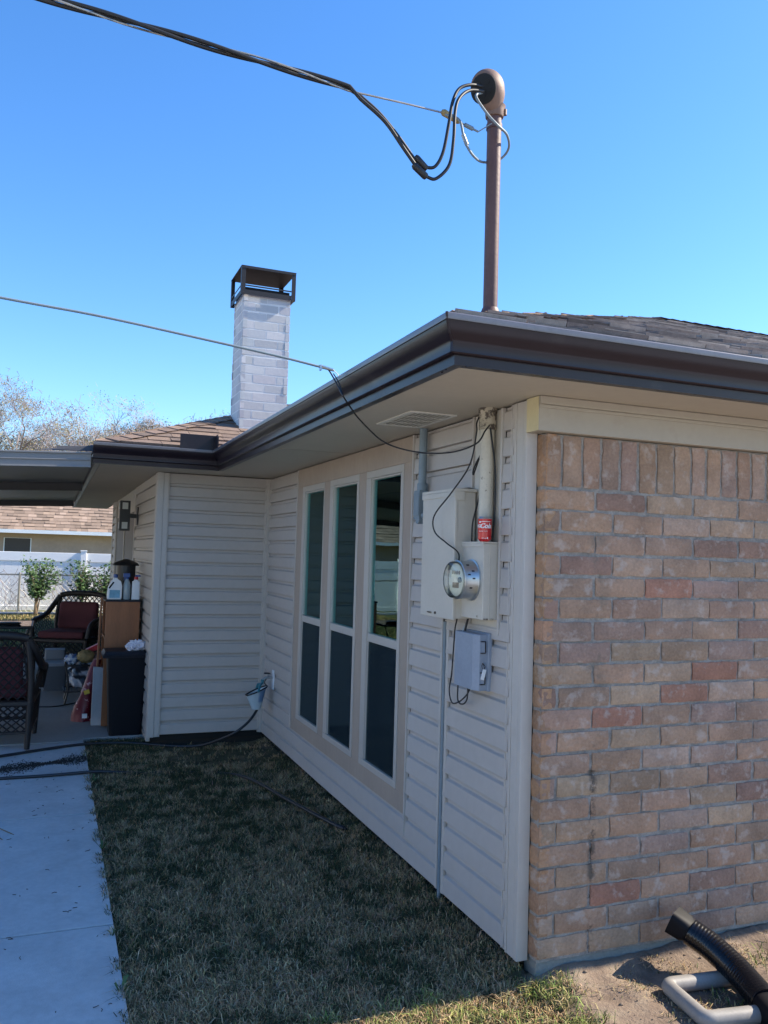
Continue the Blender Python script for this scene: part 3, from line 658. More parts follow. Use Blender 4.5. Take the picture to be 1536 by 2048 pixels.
h = BD / 2; hipcaps(rf, (BX + .07, BY + .07, ZE + .07 * PI_ - .004), (BX + h, BY + h, ZE + h * PI_)); hipcaps(rf, (BX, BY + BD, ZE), (BX + h, BY + h, ZE + h * PI_))
rf.build('roof', 'shingle', house)
# chimney of painted brick, open metal cap
CX0, CX1, CY0, CY1, CZ0, CZ1 = -.235, .20, 4.53, 4.95, 2.5, 3.98
ch = MB(); cols = [(.58, .575, .58), (.54, .54, .555), (.62, .61, .61)]
k = 0; z = CZ0
while z < CZ1 - .02:
    zt = min(z + .072, CZ1)
    for (o, u, n_, L_) in (((CX0, CY0 + .006, 0), (1, 0, 0), (0, -1, 0), CX1 - CX0), ((CX0 + .006, CY1, 0), (0, -1, 0), (-1, 0, 0), CY1 - CY0), ((CX1 - .006, CY0, 0), (0, 1, 0), (1, 0, 0), CY1 - CY0), ((CX1, CY1 - .006, 0), (-1, 0, 0), (0, 1, 0), CX1 - CX0)):
        es = [0, L_ * .5, L_] if k % 2 else [0, L_ * .25, L_ * .75, L_]
        for a, b in zip(es[:-1], es[1:]):
            brick(ch, o, u, n_, a + (.004 if a > 0 else 0), b - (.004 if b < L_ else 0), z + .004, zt, .006, random.choice(cols), 1, 1, .0, 0, .2)
    z += .082; k += 1
cho = ch.build('chimney', 'chbrick', house, smooth=50)
mat('chmortar', (.74, .735, .73), .85, var=.05); MB().box(CX0 + .0028, CX1 - .0028, CY0 + .0028, CY1 - .0028, CZ0, CZ1 - .004).build('chimney_mortar', 'chmortar', cho)
MB().box(CX0 - .01, CX1 + .01, CY0 - .01, CY1 + .01, 2.64, 2.72).build('flashing', 'mast_brown', cho)
cc = MB(); a0, a1, b0, b1 = CX0 - .035, CX1 + .035, CY0 - .035, CY1 + .035; zc0, zc1 = 3.945, 4.205
for (x, y) in ((a0, b0), (a1, b0), (a0, b1), (a1, b1)):
    sx_ = 1 if x == a0 else -1; sy_ = 1 if y == b0 else -1
    cc.box(x, x + sx_ * .038, y, y + sy_ * .004, zc0, zc1 - .004); cc.box(x, x + sx_ * .004, y + sy_ * .0045, y + sy_ * .038, zc0, zc1 - .004)
for (za, zb) in ((zc0 + .002, zc0 + .045), (zc0 + .078, zc0 + .090)):
    cc.box(a0 + .039, a1 - .039, b0 + .002, b0 + .006, za, zb); cc.box(a0 + .039, a1 - .039, b1 - .006, b1 - .002, za, zb); cc.box(a0 + .002, a0 + .006, b0 + .039, b1 - .039, za, zb); cc.box(a1 - .006, a1 - .002, b0 + .039, b1 - .039, za, zb)
cc.box(a0 - .002, a1 + .002, b0 - .002, b1 + .002, zc1 - .004, zc1 + .004)
cc.box(a0 - .0, a1 + .0, b0 - .003, b0 + .0, zc1 - .02, zc1 - .004)
MB().box(CX0 + .01, CX1 - .01, CY0 + .01, CY1 - .01, CZ1 - .003, zc0 + .082).build('chimney_crown', 'dark', cho)
mat('cap_metal', (.016, .013, .014), .5, var=.2, vscale=9); cc.build('chimney_cap', 'cap_metal', cho)
# patio door in the side wall
dr = MB(); dr.box(-.945, -.938, 6.19, 8.92, 2.02, 2.262); dr.box(-.958, -.938, 6.19, 6.24, .03, 2.02); dr.box(-.958, -.938, 7.50, 7.56, .03, 2.02); dr.box(-.958, -.938, 8.86, 8.92, .03, 2.02)
do = dr.build('patio_door', 'frame', house, bevel=.002); MB().box(-.947, -.939, 6.24, 7.50, .05, 2.02).build('door_leaf', 'door_brown', do); MB().box(-.947, -.939, 7.56, 8.86, .05, 2.02).build('door_leaf', 'door_brown', do)

# ================================================================== ELECTRICAL GEAR
def bx_thing(mb, x0, x1, y0, y1, z0, z1): mb.box(x0, x1, y0, y1, z0, z1)
# breaker panel
t = thing('breaker_panel', (-.005, .56, 1.36), 'tall beige metal breaker panel on the siding, left of the round meter', 'electrical panel')
MB().box(-.103, -.013, .392, .722, 1.362, 1.918).build('enclosure', 'beige_paint', t, bevel=.002)
m_ = MB(); m_.box(-.116, -.1035, .386, .728, 1.356, 1.905); c1 = m_.build('cover', 'beige_paint', t, bevel=.003)
m_ = MB(); m_.box(-.120, -.010, .384, .730, 1.9185, 1.932); m_.box(-.120, -.1165, .384, .730, 1.895, 1.918); m_.box(-.118, -.07, .3835, .3855, 1.88, 1.918); m_.build('rain_lip', 'beige_paint', t, bevel=.002)
m_ = MB(); m_.box(-.123, -.1165, .60, .64, 1.372, 1.378); m_.cyl((-.117, .56, 1.376), (-.122, .56, 1.376), .006, 10); m_.build_each('latch', 'rusty', t)
# meter socket with round meter
t = thing('meter_box', (-.005, .30, 1.37), 'beige meter box with a round glass electric meter, beneath the red can', 'electric meter')
m_ = MB(); m_.box(-.073, -.0015, .197, .412, 1.372, 1.690); enc = m_.build('enclosure', 'beige_paint', t, bevel=.003)
m_ = MB(); m_.box(-.078, -.0015, .193, .416, 1.6905, 1.698); m_.box(-.0775, -.0735, .193, .416, 1.676, 1.6903); m_.box(-.0755, -.0735, .405, .410, 1.38, 1.675); m_.box(-.045, -.040, .1945, .1968, 1.372, 1.688); m_.build('cover_trim', 'beige_paint', t, bevel=.0015)
m_ = MB(); m_.box(-.07, -.02, .1955, .1965, 1.372, 1.379); m_.cyl((-.074, .24, 1.385), (-.077, .24, 1.385), .004, 8); m_.build_each('rust_edge', 'rusty', t)
MC = Vector((-.073, .300, 1.535)); ax = (-1, 0, 0)
m_ = MB(); m_.lathe([(.089, 0), (.089, .004), (.083, .006), (.0805, .010), (.080, .062), (.082, .064), (.082, .070), (.0785, .072)], MC, ax, 48)
ring = m_.build('meter', 'steel', t, smooth=35)
MB().lathe([(.070, .0725), (.070, .0735)], MC, ax, 40).build('dial_plate', 'dial', ring)
m_ = MB(); m_.cyl(MC + Vector((-.0745, -.045, .0)), MC + Vector((-.083, -.045, .0)), .011, 12); m_.build('seal', 'pvc_grey', ring, smooth=40)
m_ = MB()
for k in range(4): m_.lathe([(.0085, .0738), (.0085, .0745)], MC + Vector((0, .03 - k * .02, .030)), ax, 14)
m_.box(MC.x - .0755, MC.x - .0738, MC.y - .028, MC.y + .028, MC.z - .035, MC.z - .012); m_.build_each('register', 'casing', ring)
m_ = MB(); m_.lathe([(.0775, .070), (.0775, .088), (.075, .096), (.068, .101), (.055, .103), (.0, .1035)], MC, ax, 48); m_.build('glass_cover', 'meter_glass', ring, smooth=50)
m_ = MB()
for a, hh in ((.5, .03), (.9, .045), (.1, .03), (-.4, .04), (.3, .05)):
    y = -math.cos(a) * .0805; z = math.sin(a) * .0805; m_.obox(MC + Vector((-hh, y, z)), (1, 0, 0), (0, -z, y), (0, y, z), .006, .003, .0015)
m_.build_each('ring_screw', 'black_metal', ring)
# telephone interface box
t = thing('cable_box', (-.005, .35, 1.07), 'small grey-blue plastic cable box with black latches, below the meter', 'utility box')
m_ = MB(); yb0, yb1, zb0, zb1 = .238, .452, 1.078, 1.308
prof = [(-.002, yb1), (-.062, yb1), (-.074, yb1 - .012), (-.074, yb0 + .035), (-.060, yb0), (-.002, yb0)]
V = [(x, y, zb0 - .006) for x, y in prof] + [(x, y, zb1) for x, y in prof]; n = len(prof)
m_.add(V, [tuple(range(n))[::-1], tuple(range(n, 2 * n))] + [(i, (i + 1) % n, n + (i + 1) % n, n + i) for i in range(n)]); m_.build('lid', 'box_grey', t, bevel=.004)
m_ = MB(); m_.box(-.022, -.001, yb0 - .007, yb1 + .004, zb0 - .008, zb1 + .005); m_.build('base', 'box_grey', t, bevel=.004)
for zc in (1.255, 1.125):
    m_ = MB(); m_.box(-.052, -.036, yb0 - .006, yb0 - .001, zc - .022, zc + .022); lt = m_.build('latch', 'box_grey', t, bevel=.0015)
    m_ = MB(); m_.box(-.056, -.034, yb0 - .008, yb0 - .0015, zc + .0225, zc + .026); m_.box(-.056, -.034, yb0 - .008, yb0 - .0015, zc - .026, zc - .0225); m_.box(-.034, -.032, yb0 - .007, yb0 - .0015, zc - .022, zc + .022); m_.build_each('latch_slot', 'black_metal', lt)
m_ = MB(); m_.tube(smooth_path([(-.045, yb0 - .004, 1.19), (-.04, yb0 - .01, 1.17), (-.042, yb0 - .012, 1.155)]), .0012, 5); m_.tube(smooth_path([(-.045, yb0 - .004, 1.19), (-.052, yb0 - .01, 1.178), (-.046, yb0 - .012, 1.165), (-.036, yb0 - .01, 1.175), (-.045, yb0 - .004, 1.19)]), .0012, 5); m_.build('twist_wire', 'wire_black', t)
MB().obox((-.045, yb0 - .012, 1.143), (.25, 0, 1), (1, 0, -.25), (0, 1, 0), .022, .008, .001).build('white_tag', 'plastic_white', t)
m_ = MB(); m_.tube([(-.058, .385, 1.335), (-.070, .382, 1.300), (-.0755, .38, 1.285)], .0016, 5); m_.build('hanging_wire', 'steel', t)
# grey conduit with elbow body
t = thing('conduit', (-.04, .93, 1.79), 'grey plastic conduit with pull elbow from the soffit to the panel', 'conduit')
m_ = MB(); m_.cyl((-.040, .912, 1.975), (-.040, .912, 2.268), .0205, 20); m_.build('pipe', 'pvc_grey', t, smooth=50)
m_ = MB(); m_.lathe([(.0205, 0), (.026, .002), (.026, .035), (.022, .040)], (-.040, .912, 1.955), (0, 0, 1), 20); m_.build('coupling', 'pvc_grey', t, smooth=40)
m_ = MB(); V = []; m_.obox((-.040, .925, 1.885), (1, 0, 0), (0, 1, 0), (0, 0, 1), .023, .034, .072); m_.cyl((-.062, .915, 1.813), (-.018, .915, 1.813), .0235, 18); m_.box(-.0665, -.0635, .893, .955, 1.83, 1.945)
m_.build('elbow_body', 'pvc_grey', t, smooth=40, bevel=.007, seg=3); m_ = MB(); m_.cyl((-.040, .885, 1.83), (-.040, .735, 1.83), .016, 14); m_.build('nipple', 'pvc_grey', t, smooth=40)
# thin riser from the panel to the ground
t = thing('riser_pipe', (-.004, .685, .05), 'thin grey wire pipe running down the siding between two trims', 'conduit')
MB().cyl((-.003, .685, .05), (-.003, .685, 1.36), .0095, 12).build('pipe', 'pvc_grey', t, smooth=50); MB().cyl((-.003, .685, 1.325), (-.003, .685, 1.36), .012, 10).build('fitting', 'black_metal', t)
# service mast
MX, MY = -.035, .257
t = thing('service_mast', (MX, MY, 1.70), 'service mast pipe, cream below the soffit and brown above the roof, with weatherhead', 'service mast')
m_ = MB(); m_.cyl((MX, MY, 2.25), (MX, MY, 3.588), .0312, 28); m_.build('upper_pipe', 'mast_brown', t, smooth=50)
m_ = MB(); m_.cyl((MX, MY, 1.698), (MX, MY, 2.20), .0308, 28); m_.build('lower_pipe', 'pipe_cream', t, smooth=50)
m_ = MB(); m_.lathe([(.0345, 0), (.037, .004), (.037, .07), (.040, .074), (.040, .095)], (MX, MY, 2.176), (0, 0, 1), 28); m_.build('coupling', 'rusty', t, smooth=40)
m_ = MB(); m_.lathe([(.035, 0), (.035, .022), (.0305, .024)], (MX, MY, 3.495), (0, 0, 1), 24); m_.build('clamp', 'mast_brown', t, smooth=40)
m_ = MB(); m_.lathe([(.085, 0), (.05, .03), (.034, .07)], (MX, MY, 2.635), (0, 0, 1), 24); m_.build('roof_boot', 'mast_brown', t, smooth=40)
hc = Vector((MX - .046, MY - .016, 3.660)); hn = Vector((-.80, -.50, -.36)).normalized()
V = []; F = []; NN = 22; 
for i in range(NN + 1):
    th = math.pi * i / NN
    for k in range(2 * NN):
        ph = math.pi * k / NN; u = Vector((math.sin(th) * math.cos(ph), math.sin(th) * math.sin(ph), math.cos(th)))
        rz = 1 if u.z > 0 else 1 - .42 * (-u.z) ** 1.5
        p = Vector((u.x * .076 * rz + (.034 * (-u.z) if u.z < 0 else 0), u.y * .066 * rz, u.z * (.082 if u.z > 0 else .105))); sdn = p.dot(hn) - .038
        if sdn > 0: p = p - hn * sdn
        V.append(hc + p)
for i in range(NN):
    for k in range(2 * NN): F.append((i * 2 * NN + k, (i + 1) * 2 * NN + k, (i + 1) * 2 * NN + (k + 1) % (2 * NN), i * 2 * NN + (k + 1) % (2 * NN)))
m_ = MB().add(V, F); m_.lathe([(.038, 0), (.040, .004), (.041, .03), (.048, .05)], (MX, MY, 3.548), (0, 0, 1), 24)
sd2 = hn.cross(Vector((0, 0, 1))).normalized(); upv = sd2.cross(hn)
m_.cyl((MX + .040, MY - .02, 3.560), (MX + .040, MY - .02, 3.585), .009, 8); wh = m_.build('weatherhead', 'hood', t, smooth=45)
m_ = MB(); m_.lathe([(.061, 0), (.061, .003), (.057, .005)], hc + hn * .0365 + Vector((0, 0, -.004)), hn, 28); pl_ = m_.build('insulator_plate', 'dark', wh, smooth=40)
m_ = MB()
for a, b in ((-.025, .02), (.022, .022), (0, -.022), (.03, -.018), (-.03, -.015)): m_.lathe([(.012, 0), (.012, .003)], hc + hn * .0425 + sd2 * a + upv * b, hn, 14)
m_.build_each('knockout', 'dark', pl_)
# service drop (two black conductors twisted round a bare messenger)
t = thing('service_drop', (-0.075, 0.254, 3.51), 'thick twisted black power line with bare messenger, anchored to the mast', 'power line')
def along(pts, k=14): return smooth_path(pts, k)
far = (-9.713, -0.28, 4.219)
base = [far, (-5.295, -0.044, 3.675), (-3.035, 0.141, 3.562), (-1.855, 0.203, 3.546), (-1.406, 0.213, 3.531), (-1.024, 0.223, 3.522), (-0.718, 0.226, 3.502)]
bp = along(base, 22)
def twisted(ph, rad, tail, r):
    pts = []; s = 0
    for i, p in enumerate(bp):
        if i: s += (p - bp[i - 1]).length
        k = 1.0; q = s * 7.0 + ph
        pts.append(p + Vector((0, math.cos(q), math.sin(q))) * rad * k)
    return pts + [Vector(x) for x in tail]
cA = twisted(0, .0100, smooth_path([(-0.671, 0.223, 3.482), (-0.585, 0.213, 3.42), (-0.499, 0.203, 3.331), (-0.433, 0.192, 3.248)], 6), .009)
cB = twisted(2.1, .0100, smooth_path([(-0.671, 0.208, 3.459), (-0.571, 0.192, 3.382), (-0.495, 0.182, 3.289), (-0.435, 0.182, 3.223)], 6), .009)
ms = twisted(4.2, .010, smooth_path([(-0.63, 0.233, 3.499), (-0.466, 0.239, 3.505), (-0.284, 0.244, 3.508)], 6), .004)
MB().tube(cA, .0078, 10).build('conductor', 'wire_black', t, smooth=60); MB().tube(cB, .0078, 10).build('conductor', 'wire_black', t, smooth=60); MB().tube(ms, .0042, 6).build('messenger', 'alu', t, smooth=60)
for nm, p, r in (('loop', [(-0.388, 0.192, 3.228), (-0.348, 0.182, 3.236), (-0.318, 0.172, 3.297), (-0.3, 0.162, 3.413), (-0.285, 0.162, 3.511), (-0.252, 0.172, 3.582), (-0.194, 0.182, 3.62), (-0.127, 0.203, 3.639)], .0069), ('loop', [(-0.392, 0.172, 3.181), (-0.351, 0.162, 3.176), (-0.298, 0.151, 3.239), (-0.286, 0.141, 3.343), (-0.282, 0.141, 3.46), (-0.26, 0.151, 3.529), (-0.204, 0.172, 3.587), (-0.127, 0.192, 3.613)], .0069)):
    MB().tube(smooth_path(p), r, 10).build('drip_loop', 'wire_black', t, smooth=60)
MB().tube(smooth_path([(-0.283, 0.239, 3.5), (-0.223, 0.223, 3.482), (-0.21, 0.203, 3.405), (-0.198, 0.192, 3.359), (-0.159, 0.203, 3.328), (-0.071, 0.285, 3.356), (0.03, 0.326, 3.405), (0.054, 0.285, 3.442), (-0.001, 0.203, 3.454), (-0.071, 0.162, 3.463), (-0.121, 0.162, 3.5), (-0.171, 0.172, 3.569), (-0.127, 0.203, 3.613)]), .0055, 8).build('neutral_loop', 'pvc_grey', t, smooth=60)
MB().tube([(-0.435, 0.192, 3.266), (-0.427, 0.192, 3.259), (-0.386, 0.192, 3.225), (-0.38, 0.192, 3.22)], [.010, .0145, .0145, .010], 12).build('splice', 'black_rubber', t, smooth=50)
MB().tube([(-0.449, 0.172, 3.221), (-0.442, 0.172, 3.214), (-0.394, 0.172, 3.181), (-0.388, 0.172, 3.175)], [.010, .0145, .0145, .010], 12).build('splice', 'black_rubber', t, smooth=50)
MB().tube([(-0.212, 0.204, 3.41), (-0.198, 0.193, 3.364)], .0085, 10).build('splice', 'alu', t, smooth=50)
m_ = MB(); m_.tube([(-0.296, 0.244, 3.513), (-0.286, 0.244, 3.51), (-0.214, 0.247, 3.488), (-0.207, 0.247, 3.486)], [.008, .0145, .0115, .006], 10); m_.build('wedge_clamp', 'rattan', t, smooth=50)
m_ = MB(); m_.tube([(-0.207, 0.247, 3.486), (-0.183, 0.249, 3.482)], .004, 6); m_.tube([(-0.183, 0.249, 3.482), (-0.142, 0.251, 3.473)], .009, 8); m_.tube([(-0.142, 0.251, 3.473), (-0.116, 0.252, 3.467), (-0.063, 0.254, 3.508)][:2], .005, 6); m_.tube([(-0.116, 0.252, 3.467), (-0.065, 0.223, 3.502)], .0025, 5); m_.build('shackle', 'pvc_grey', t, smooth=50)
# phone cable to the eave and its drop
t = thing('phone_cable', (-.65, .6, 2.44), 'thin black aerial cable hooked to the gutter edge with a clamp', 'cable')
MB().tube(smooth_path([(-9, .55, 3.35), (-5, .58, 2.86), (-3.2, .6, 2.66), (-1.99, .6, 2.575), (-1.608, .6, 2.550), (-1.169, .6, 2.505), (-.868, .6, 2.472), (-.675, .6, 2.446)]), .0055, 8).build('span', 'pvc_grey', t, smooth=60)
m_ = MB(); m_.tube([(-.690, .6, 2.450), (-.680, .6, 2.449), (-.622, .6, 2.438)], [.006, .0085, .0055], 8); m_.obox((-.684, .6, 2.444), (0, 0, 1), (1, 0, 0), (0, 1, 0), .012, .004, .008); m_.obox((-.652, .594, 2.446), (1, 0, -.2), (0, 0, 1), (0, 1, 0), .024, .003, .004); m_.build('cable_clamp', 'steel', t)
m_ = MB(); m_.tube(smooth_path([(-.622, .6, 2.437), (-.605, .598, 2.424), (-.60, .596, 2.41)]), .002, 5); m_.build('hook', 'plastic_white', t)
MB().tube(smooth_path([(-.660, .6, 2.448), (-.640, .600, 2.430), (-.626, .52, 2.352), (-.622, .46, 2.300), (-.575, .51, 2.270), (-.50, .566, 2.219), (-.38, .573, 2.133), (-.28, .437, 2.083), (-.20, .278, 2.071), (-.135, .170, 2.100), (-.085, .185, 2.160), (-.050, .212, 2.19)]), .0035, 7).build('drop_wire', 'wire_black', t, smooth=60)
MB().tube(smooth_path([(-.628, .585, 2.420), (-.620, .53, 2.37), (-.624, .455, 2.300)]), .0028, 6).build('tie_wire', 'wire_black', t, smooth=60)
t = thing('cable_loop', (-.12, .18, 2.19), 'black wire looping from the mast past the panel down to the grey box', 'wire')
MB().tube(smooth_path([(-.060, .290, 2.235), (-.085, .262, 2.200), (-.105, .225, 2.150), (-.122, .247, 2.02), (-.140, .376, 1.91), (-.160, .502, 1.815), (-.160, .498, 1.742), (-.145, .408, 1.692), (-.108, .36, 1.648), (-.090, .395, 1.590), (-.072, .43, 1.487), (-.05, .47, 1.37), (-.03, .530, 1.305), (-.028, .545, 1.207), (-.024, .565, 1.10), (-.024, .585, 1.02), (-.035, .532, .974), (-.045, .444, .994), (-.045, .374, 1.034), (-.04, .345, 1.075)]), .0034, 7).build('wire', 'wire_black', t, smooth=60)
MB().tube(smooth_path([(-.045, .458, 1.076), (-.048, .449, 1.0), (-.052, .395, .992), (-.05, .359, 1.02), (-.045, .362, 1.076)]), .0034, 7).build('wire', 'wire_black', t, smooth=60)
MB().tube(smooth_path([(-.05, .300, 2.240), (-.03, .32, 2.10), (-.03, .335, 2.065), (-.03, .385, 1.997), (-.035, .375, 2.02), (-.03, .325, 2.068), (-.028, .305, 1.987), (-.03, .335, 1.88), (-.035, .372, 1.783), (-.035, .378, 1.69)]), .0034, 7).build('wire', 'wire_black', t, smooth=60)
MB().tube(smooth_path([(-.03, .400, 1.372), (-.035, .412, 1.33), (-.04, .415, 1.30)]), .005, 7).build('wire', 'wire_black', t, smooth=60)
MB().tube(smooth_path([(-.040, .222, 2.18), (-.016, .215, 2.0), (-.014, .215, 1.85), (-.018, .216, 1.76), (-.022, .22, 1.70)]), .004, 7).build('wire', 'wire_black', t, smooth=60)

# soda can with its script lettering wrapped on the side
CC = Vector((-.0655, .205, 1.6985)); CR = .0288
t = thing('soda_can', CC, 'red soda can with white script lettering standing on the meter box', 'can')
m_ = MB(); m_.lathe([(.019, 0), (.0225, .003), (CR, .010), (CR, .094)], CC, (0, 0, 1), 40); cb = m_.build('can_body', 'can_red', t, smooth=40)
m_ = MB(); m_.lathe([(CR, .0941), (.0245, .103), (.0252, .1045), (.023, .1045), (.022, .102)], CC, (0, 0, 1), 40); m_.build('can_rim', 'steel', t, smooth=40)
def wrap_text(txt, size, zc, ang0, shear=.0, bold=.0):
    cu = bpy.data.curves.new('lettering', 'FONT'); cu.body = txt; cu.size = size; cu.align_x = 'CENTER'; cu.align_y = 'CENTER'; cu.shear = shear; cu.offset = bold; cu.resolution_u = 3
    o = bpy.data.objects.new('lettering', cu); sc.collection.objects.link(o); bpy.context.view_layer.update()
    me = bpy.data.meshes.new_from_object(o.evaluated_get(bpy.context.evaluated_depsgraph_get())); V = [tuple(v.co) for v in me.vertices]; F = [tuple(p.vertices) for p in me.polygons]
    bpy.data.objects.remove(o, do_unlink=True)
    return [(CC.x + math.cos(ang0 + x / CR) * (CR + .0006), CC.y + math.sin(ang0 + x / CR) * (CR + .0006), CC.z + zc + y) for x, y, _ in V], F
view = math.atan2(-2.885 - CC.y, -1.742 - CC.x)
m_ = MB(); m_.add(*wrap_text('Coca', .026, .066, view - 1.45, .35, .0006)); m_.add(*wrap_text('Cola', .027, .064, view + .12, .35, .0009))
m_.add(*wrap_text('-', .026, .066, view - .68, .35)); m_.add(*wrap_text('12 oz', .009, .013, view - .1)); m_.add(*wrap_text('ORIGINAL TASTE', .0052, .042, view - .3))
for a, b, z0, z1 in ((-.6, .9, .0815, .0835), (-.9, -.6, .0775, .0835), (.35, .5, .01, .018)):
    for k in range(6):
        u0 = view + a + (b - a) * k / 6; u1 = view + a + (b - a) * (k + 1) / 6; R_ = CR + .0006
        m_.quad(*[(CC.x + math.cos(u) * R_, CC.y + math.sin(u) * R_, CC.z + z) for u, z in ((u0, z0), (u1, z0), (u1, z1), (u0, z1))])
m_.build('lettering', 'can_white', cb)

# ================================================================== TAP, BAG, HOSES
t = thing('hose_tap', (-.02, 3.88, .57), 'outdoor tap with splitter on a white plate, by the inner siding corner', 'tap')
MB().box(-.013, -.002, 3.845, 3.905, .50, .66).build('wall_plate', 'plastic_white', t, bevel=.003)
m_ = MB(); m_.tube([(-.013, 3.875, .60), (-.07, 3.875, .60), (-.095, 3.875, .585)], .011, 10); m_.cyl((-.06, 3.875, .60), (-.06, 3.875, .632), .007, 8); m_.build('spigot', 'steel', t, smooth=45)
m_ = MB(); m_.lathe([(.026, 0), (.028, .004), (.026, .008)], (-.06, 3.875, .632), (0, 0, 1), 12); m_.build('tap_handle', 'black_metal', t, smooth=40)
mat('teal', (.03, .18, .22), .4); m_ = MB(); m_.tube([(-.095, 3.875, .585), (-.10, 3.875, .55)], .014, 10); m_.tube([(-.10, 3.875, .555), (-.135, 3.80, .545), (-.15, 3.78, .50)], .010, 8); m_.tube([(-.10, 3.875, .555), (-.12, 3.93, .54), (-.13, 3.94, .50)], .010, 8); m_.build('splitter', 'teal', t, smooth=45)
t = thing('tap_bag', (-.14, 3.87, .50), 'small blue and white plastic bag with black rim hanging from the tap', 'bag')
V = []; F = []; c_ = Vector((-.145, 3.86, 0)); nr = 7; ns = 20
for j in range(nr + 1):
    tt = j / nr; z = .50 - .15 * tt + .0; rx = .085 * (1 - tt * .6); ry = .055 * (1 - tt * .5)
    for k in range(ns):
        a = 2 * math.pi * k / ns; w_ = 1 + .12 * noise.noise(Vector((a * 2, tt * 3, 1)))
        V.append((c_.x + math.cos(a) * rx * w_, c_.y + math.sin(a) * ry * w_, z + (math.cos(a) * .035 * (1 - tt))))
for j in range(nr):
    for k in range(ns): F.append((j * ns + k, j * ns + (k + 1) % ns, (j + 1) * ns + (k + 1) % ns, (j + 1) * ns + k))
F.append(tuple(nr * ns + k for k in range(ns))[::-1])
cl = [(.12, .22, .38) if math.sin(2 * math.pi * (i % ns) / ns) < -.2 and math.cos(2 * math.pi * (i % ns) / ns) > .1 and i < ns * 5 else (.42, .52, .56) for i in range(len(V))]
m_ = MB().add(V, F); m_.c = cl; m_.build('pouch', 'bag_plastic', t, smooth=60)
m_ = MB(); m_.tube([V[k] for k in range(ns)], .006, 6, closed=True); m_.tube(smooth_path([V[0], (-.08, 3.87, .56), (-.06, 3.875, .60)]), .004, 6); m_.build('rim', 'wire_black', t, smooth=60)
def hose(pts, lab, r=.011):
    MB().tube(smooth_path(pts, 10), r, 10).build('garden_hose', 'garden_hose', smooth=60, label=lab, cat='hose', group='black garden hoses on the ground')
hose([(-.13, 3.94, .50), (-.13, 3.93, .42), (-.12, 3.883, .371), (-.2, 3.822, .273), (-.32, 3.815, .180), (-.45, 3.95, .09), (-.56, 4.07, .035), (-.75, 4.16, .022), (-1.06, 4.36, .020), (-1.401, 4.36, .033), (-1.688, 4.27, .033), (-2.039, 4.10, .033), (-3.0, 3.7, .033)], 'black garden hose curving from the tap along the wall across the walk')
hose([(-3.2, 3.36, .032), (-2.3, 3.43, .032), (-2.034, 3.445, .032), (-1.718, 3.44, .032), (-1.412, 3.453, .034), (-1.25, 3.45, .022), (-1.08, 3.446, .004), (-.8, 3.42, -.004), (-.52, 3.30, .002), (-.40, 3.05, .030), (-.341, 2.75, .046), (-.275, 2.417, .047), (-.185, 2.051, .045), (-.121, 1.811, .042)], 'black garden hose half buried in the grass, running from the walk towards the window wall')
m_ = MB(); m_.cyl((-.121, 1.811, .042), (-.095, 1.765, .040), .014, 12); m_.cyl((-.095, 1.765, .040), (-.088, 1.752, .039), .009, 10); m_.build('hose_coupling', 'wire_black', smooth=45, label='metal coupling on the end of the hose in the grass', cat='hose fitting')
m_ = MB()
for a, b in (((-2.0, 2.42, .023), (-1.867, 2.235, .024)), ((-2.0, 2.30, .023), (-1.922, 2.165, .024)), ((-2.02, 2.2, .023), (-1.97, 2.09, .024))):
    A = Vector(a); B = Vector(b); A2 = A + (A - B) * .9; m_.tube(smooth_path([A2, A + Vector((.01, .008, .003)), B]), [.003] * 16 + [.0015], 5)
m_.build('twig', 'stem', label='thin dark forked twig lying on the concrete walk', cat='twig')

# black flexible downspout pipe and the grey frame under it
t = thing('corrugated_pipe', (.62, -.3, .0), 'black corrugated plastic drain pipe resting over a grey frame near the brick wall', 'drain pipe')
axp = smooth_path([(.660, -.215, .185), (.700, -.285, .152), (.722, -.385, .112), (.715, -.475, .088), (.695, -.555, .075)], 26)
V = []; F = []; ns = 28; acc = 0; rr = []
for i, p in enumerate(axp):
    if i: acc += (axp[i] - axp[i - 1]).length
    rr.append(.052 + .0005 * math.sin(acc * 2 * math.pi / .0135))
m_ = MB().tube(axp, rr, ns); m_.build('hose_body', 'hose_black', t, smooth=70)
p0 = axp[0]; dr_ = (axp[0] - axp[3]).normalized(); m_ = MB()
# flared rectangular collar with ribs
sdv = dr_.cross(Vector((0, 0, 1))).normalized(); upv = sdv.cross(dr_).normalized()
V = []; prof = [(-.012, .043, 2), (.000, .046, 2.4), (.020, .053, 4), (.070, .055, 5), (.074, .0555, 5), (.074, .049, 5), (.045, .047, 5), (.02, .02, 3)]
for (h_, r_c, e_) in prof:
    for k in range(40):
        a = 2 * math.pi * k / 40; ca, sa = math.cos(a), math.sin(a); rr_ = r_c / ((abs(ca) ** e_ + abs(sa) ** e_) ** (1 / e_))
        rib = 1 + (.02 * math.sin(a * 20) if .02 <= h_ <= .07 else 0)
        V.append(p0 + dr_ * h_ + (sdv * ca * 1.0 + upv * sa * .85) * rr_ * rib)
n = 40; F = [(i * n + k, i * n + (k + 1) % n, (i + 1) * n + (k + 1) % n, (i + 1) * n + k) for i in range(len(prof) - 1) for k in range(n)]; F.append(tuple((len(prof) - 1) * n + k for k in range(n)))
MB().add(V, F).build('end_collar', 'collar_black', t, smooth=35)
pe = axp[-1]; de = (axp[-1] - axp[-4]).normalized(); m_ = MB()
V = []; sdv = de.cross(Vector((0, 0, 1))).normalized(); upv = sdv.cross(de).normalized()
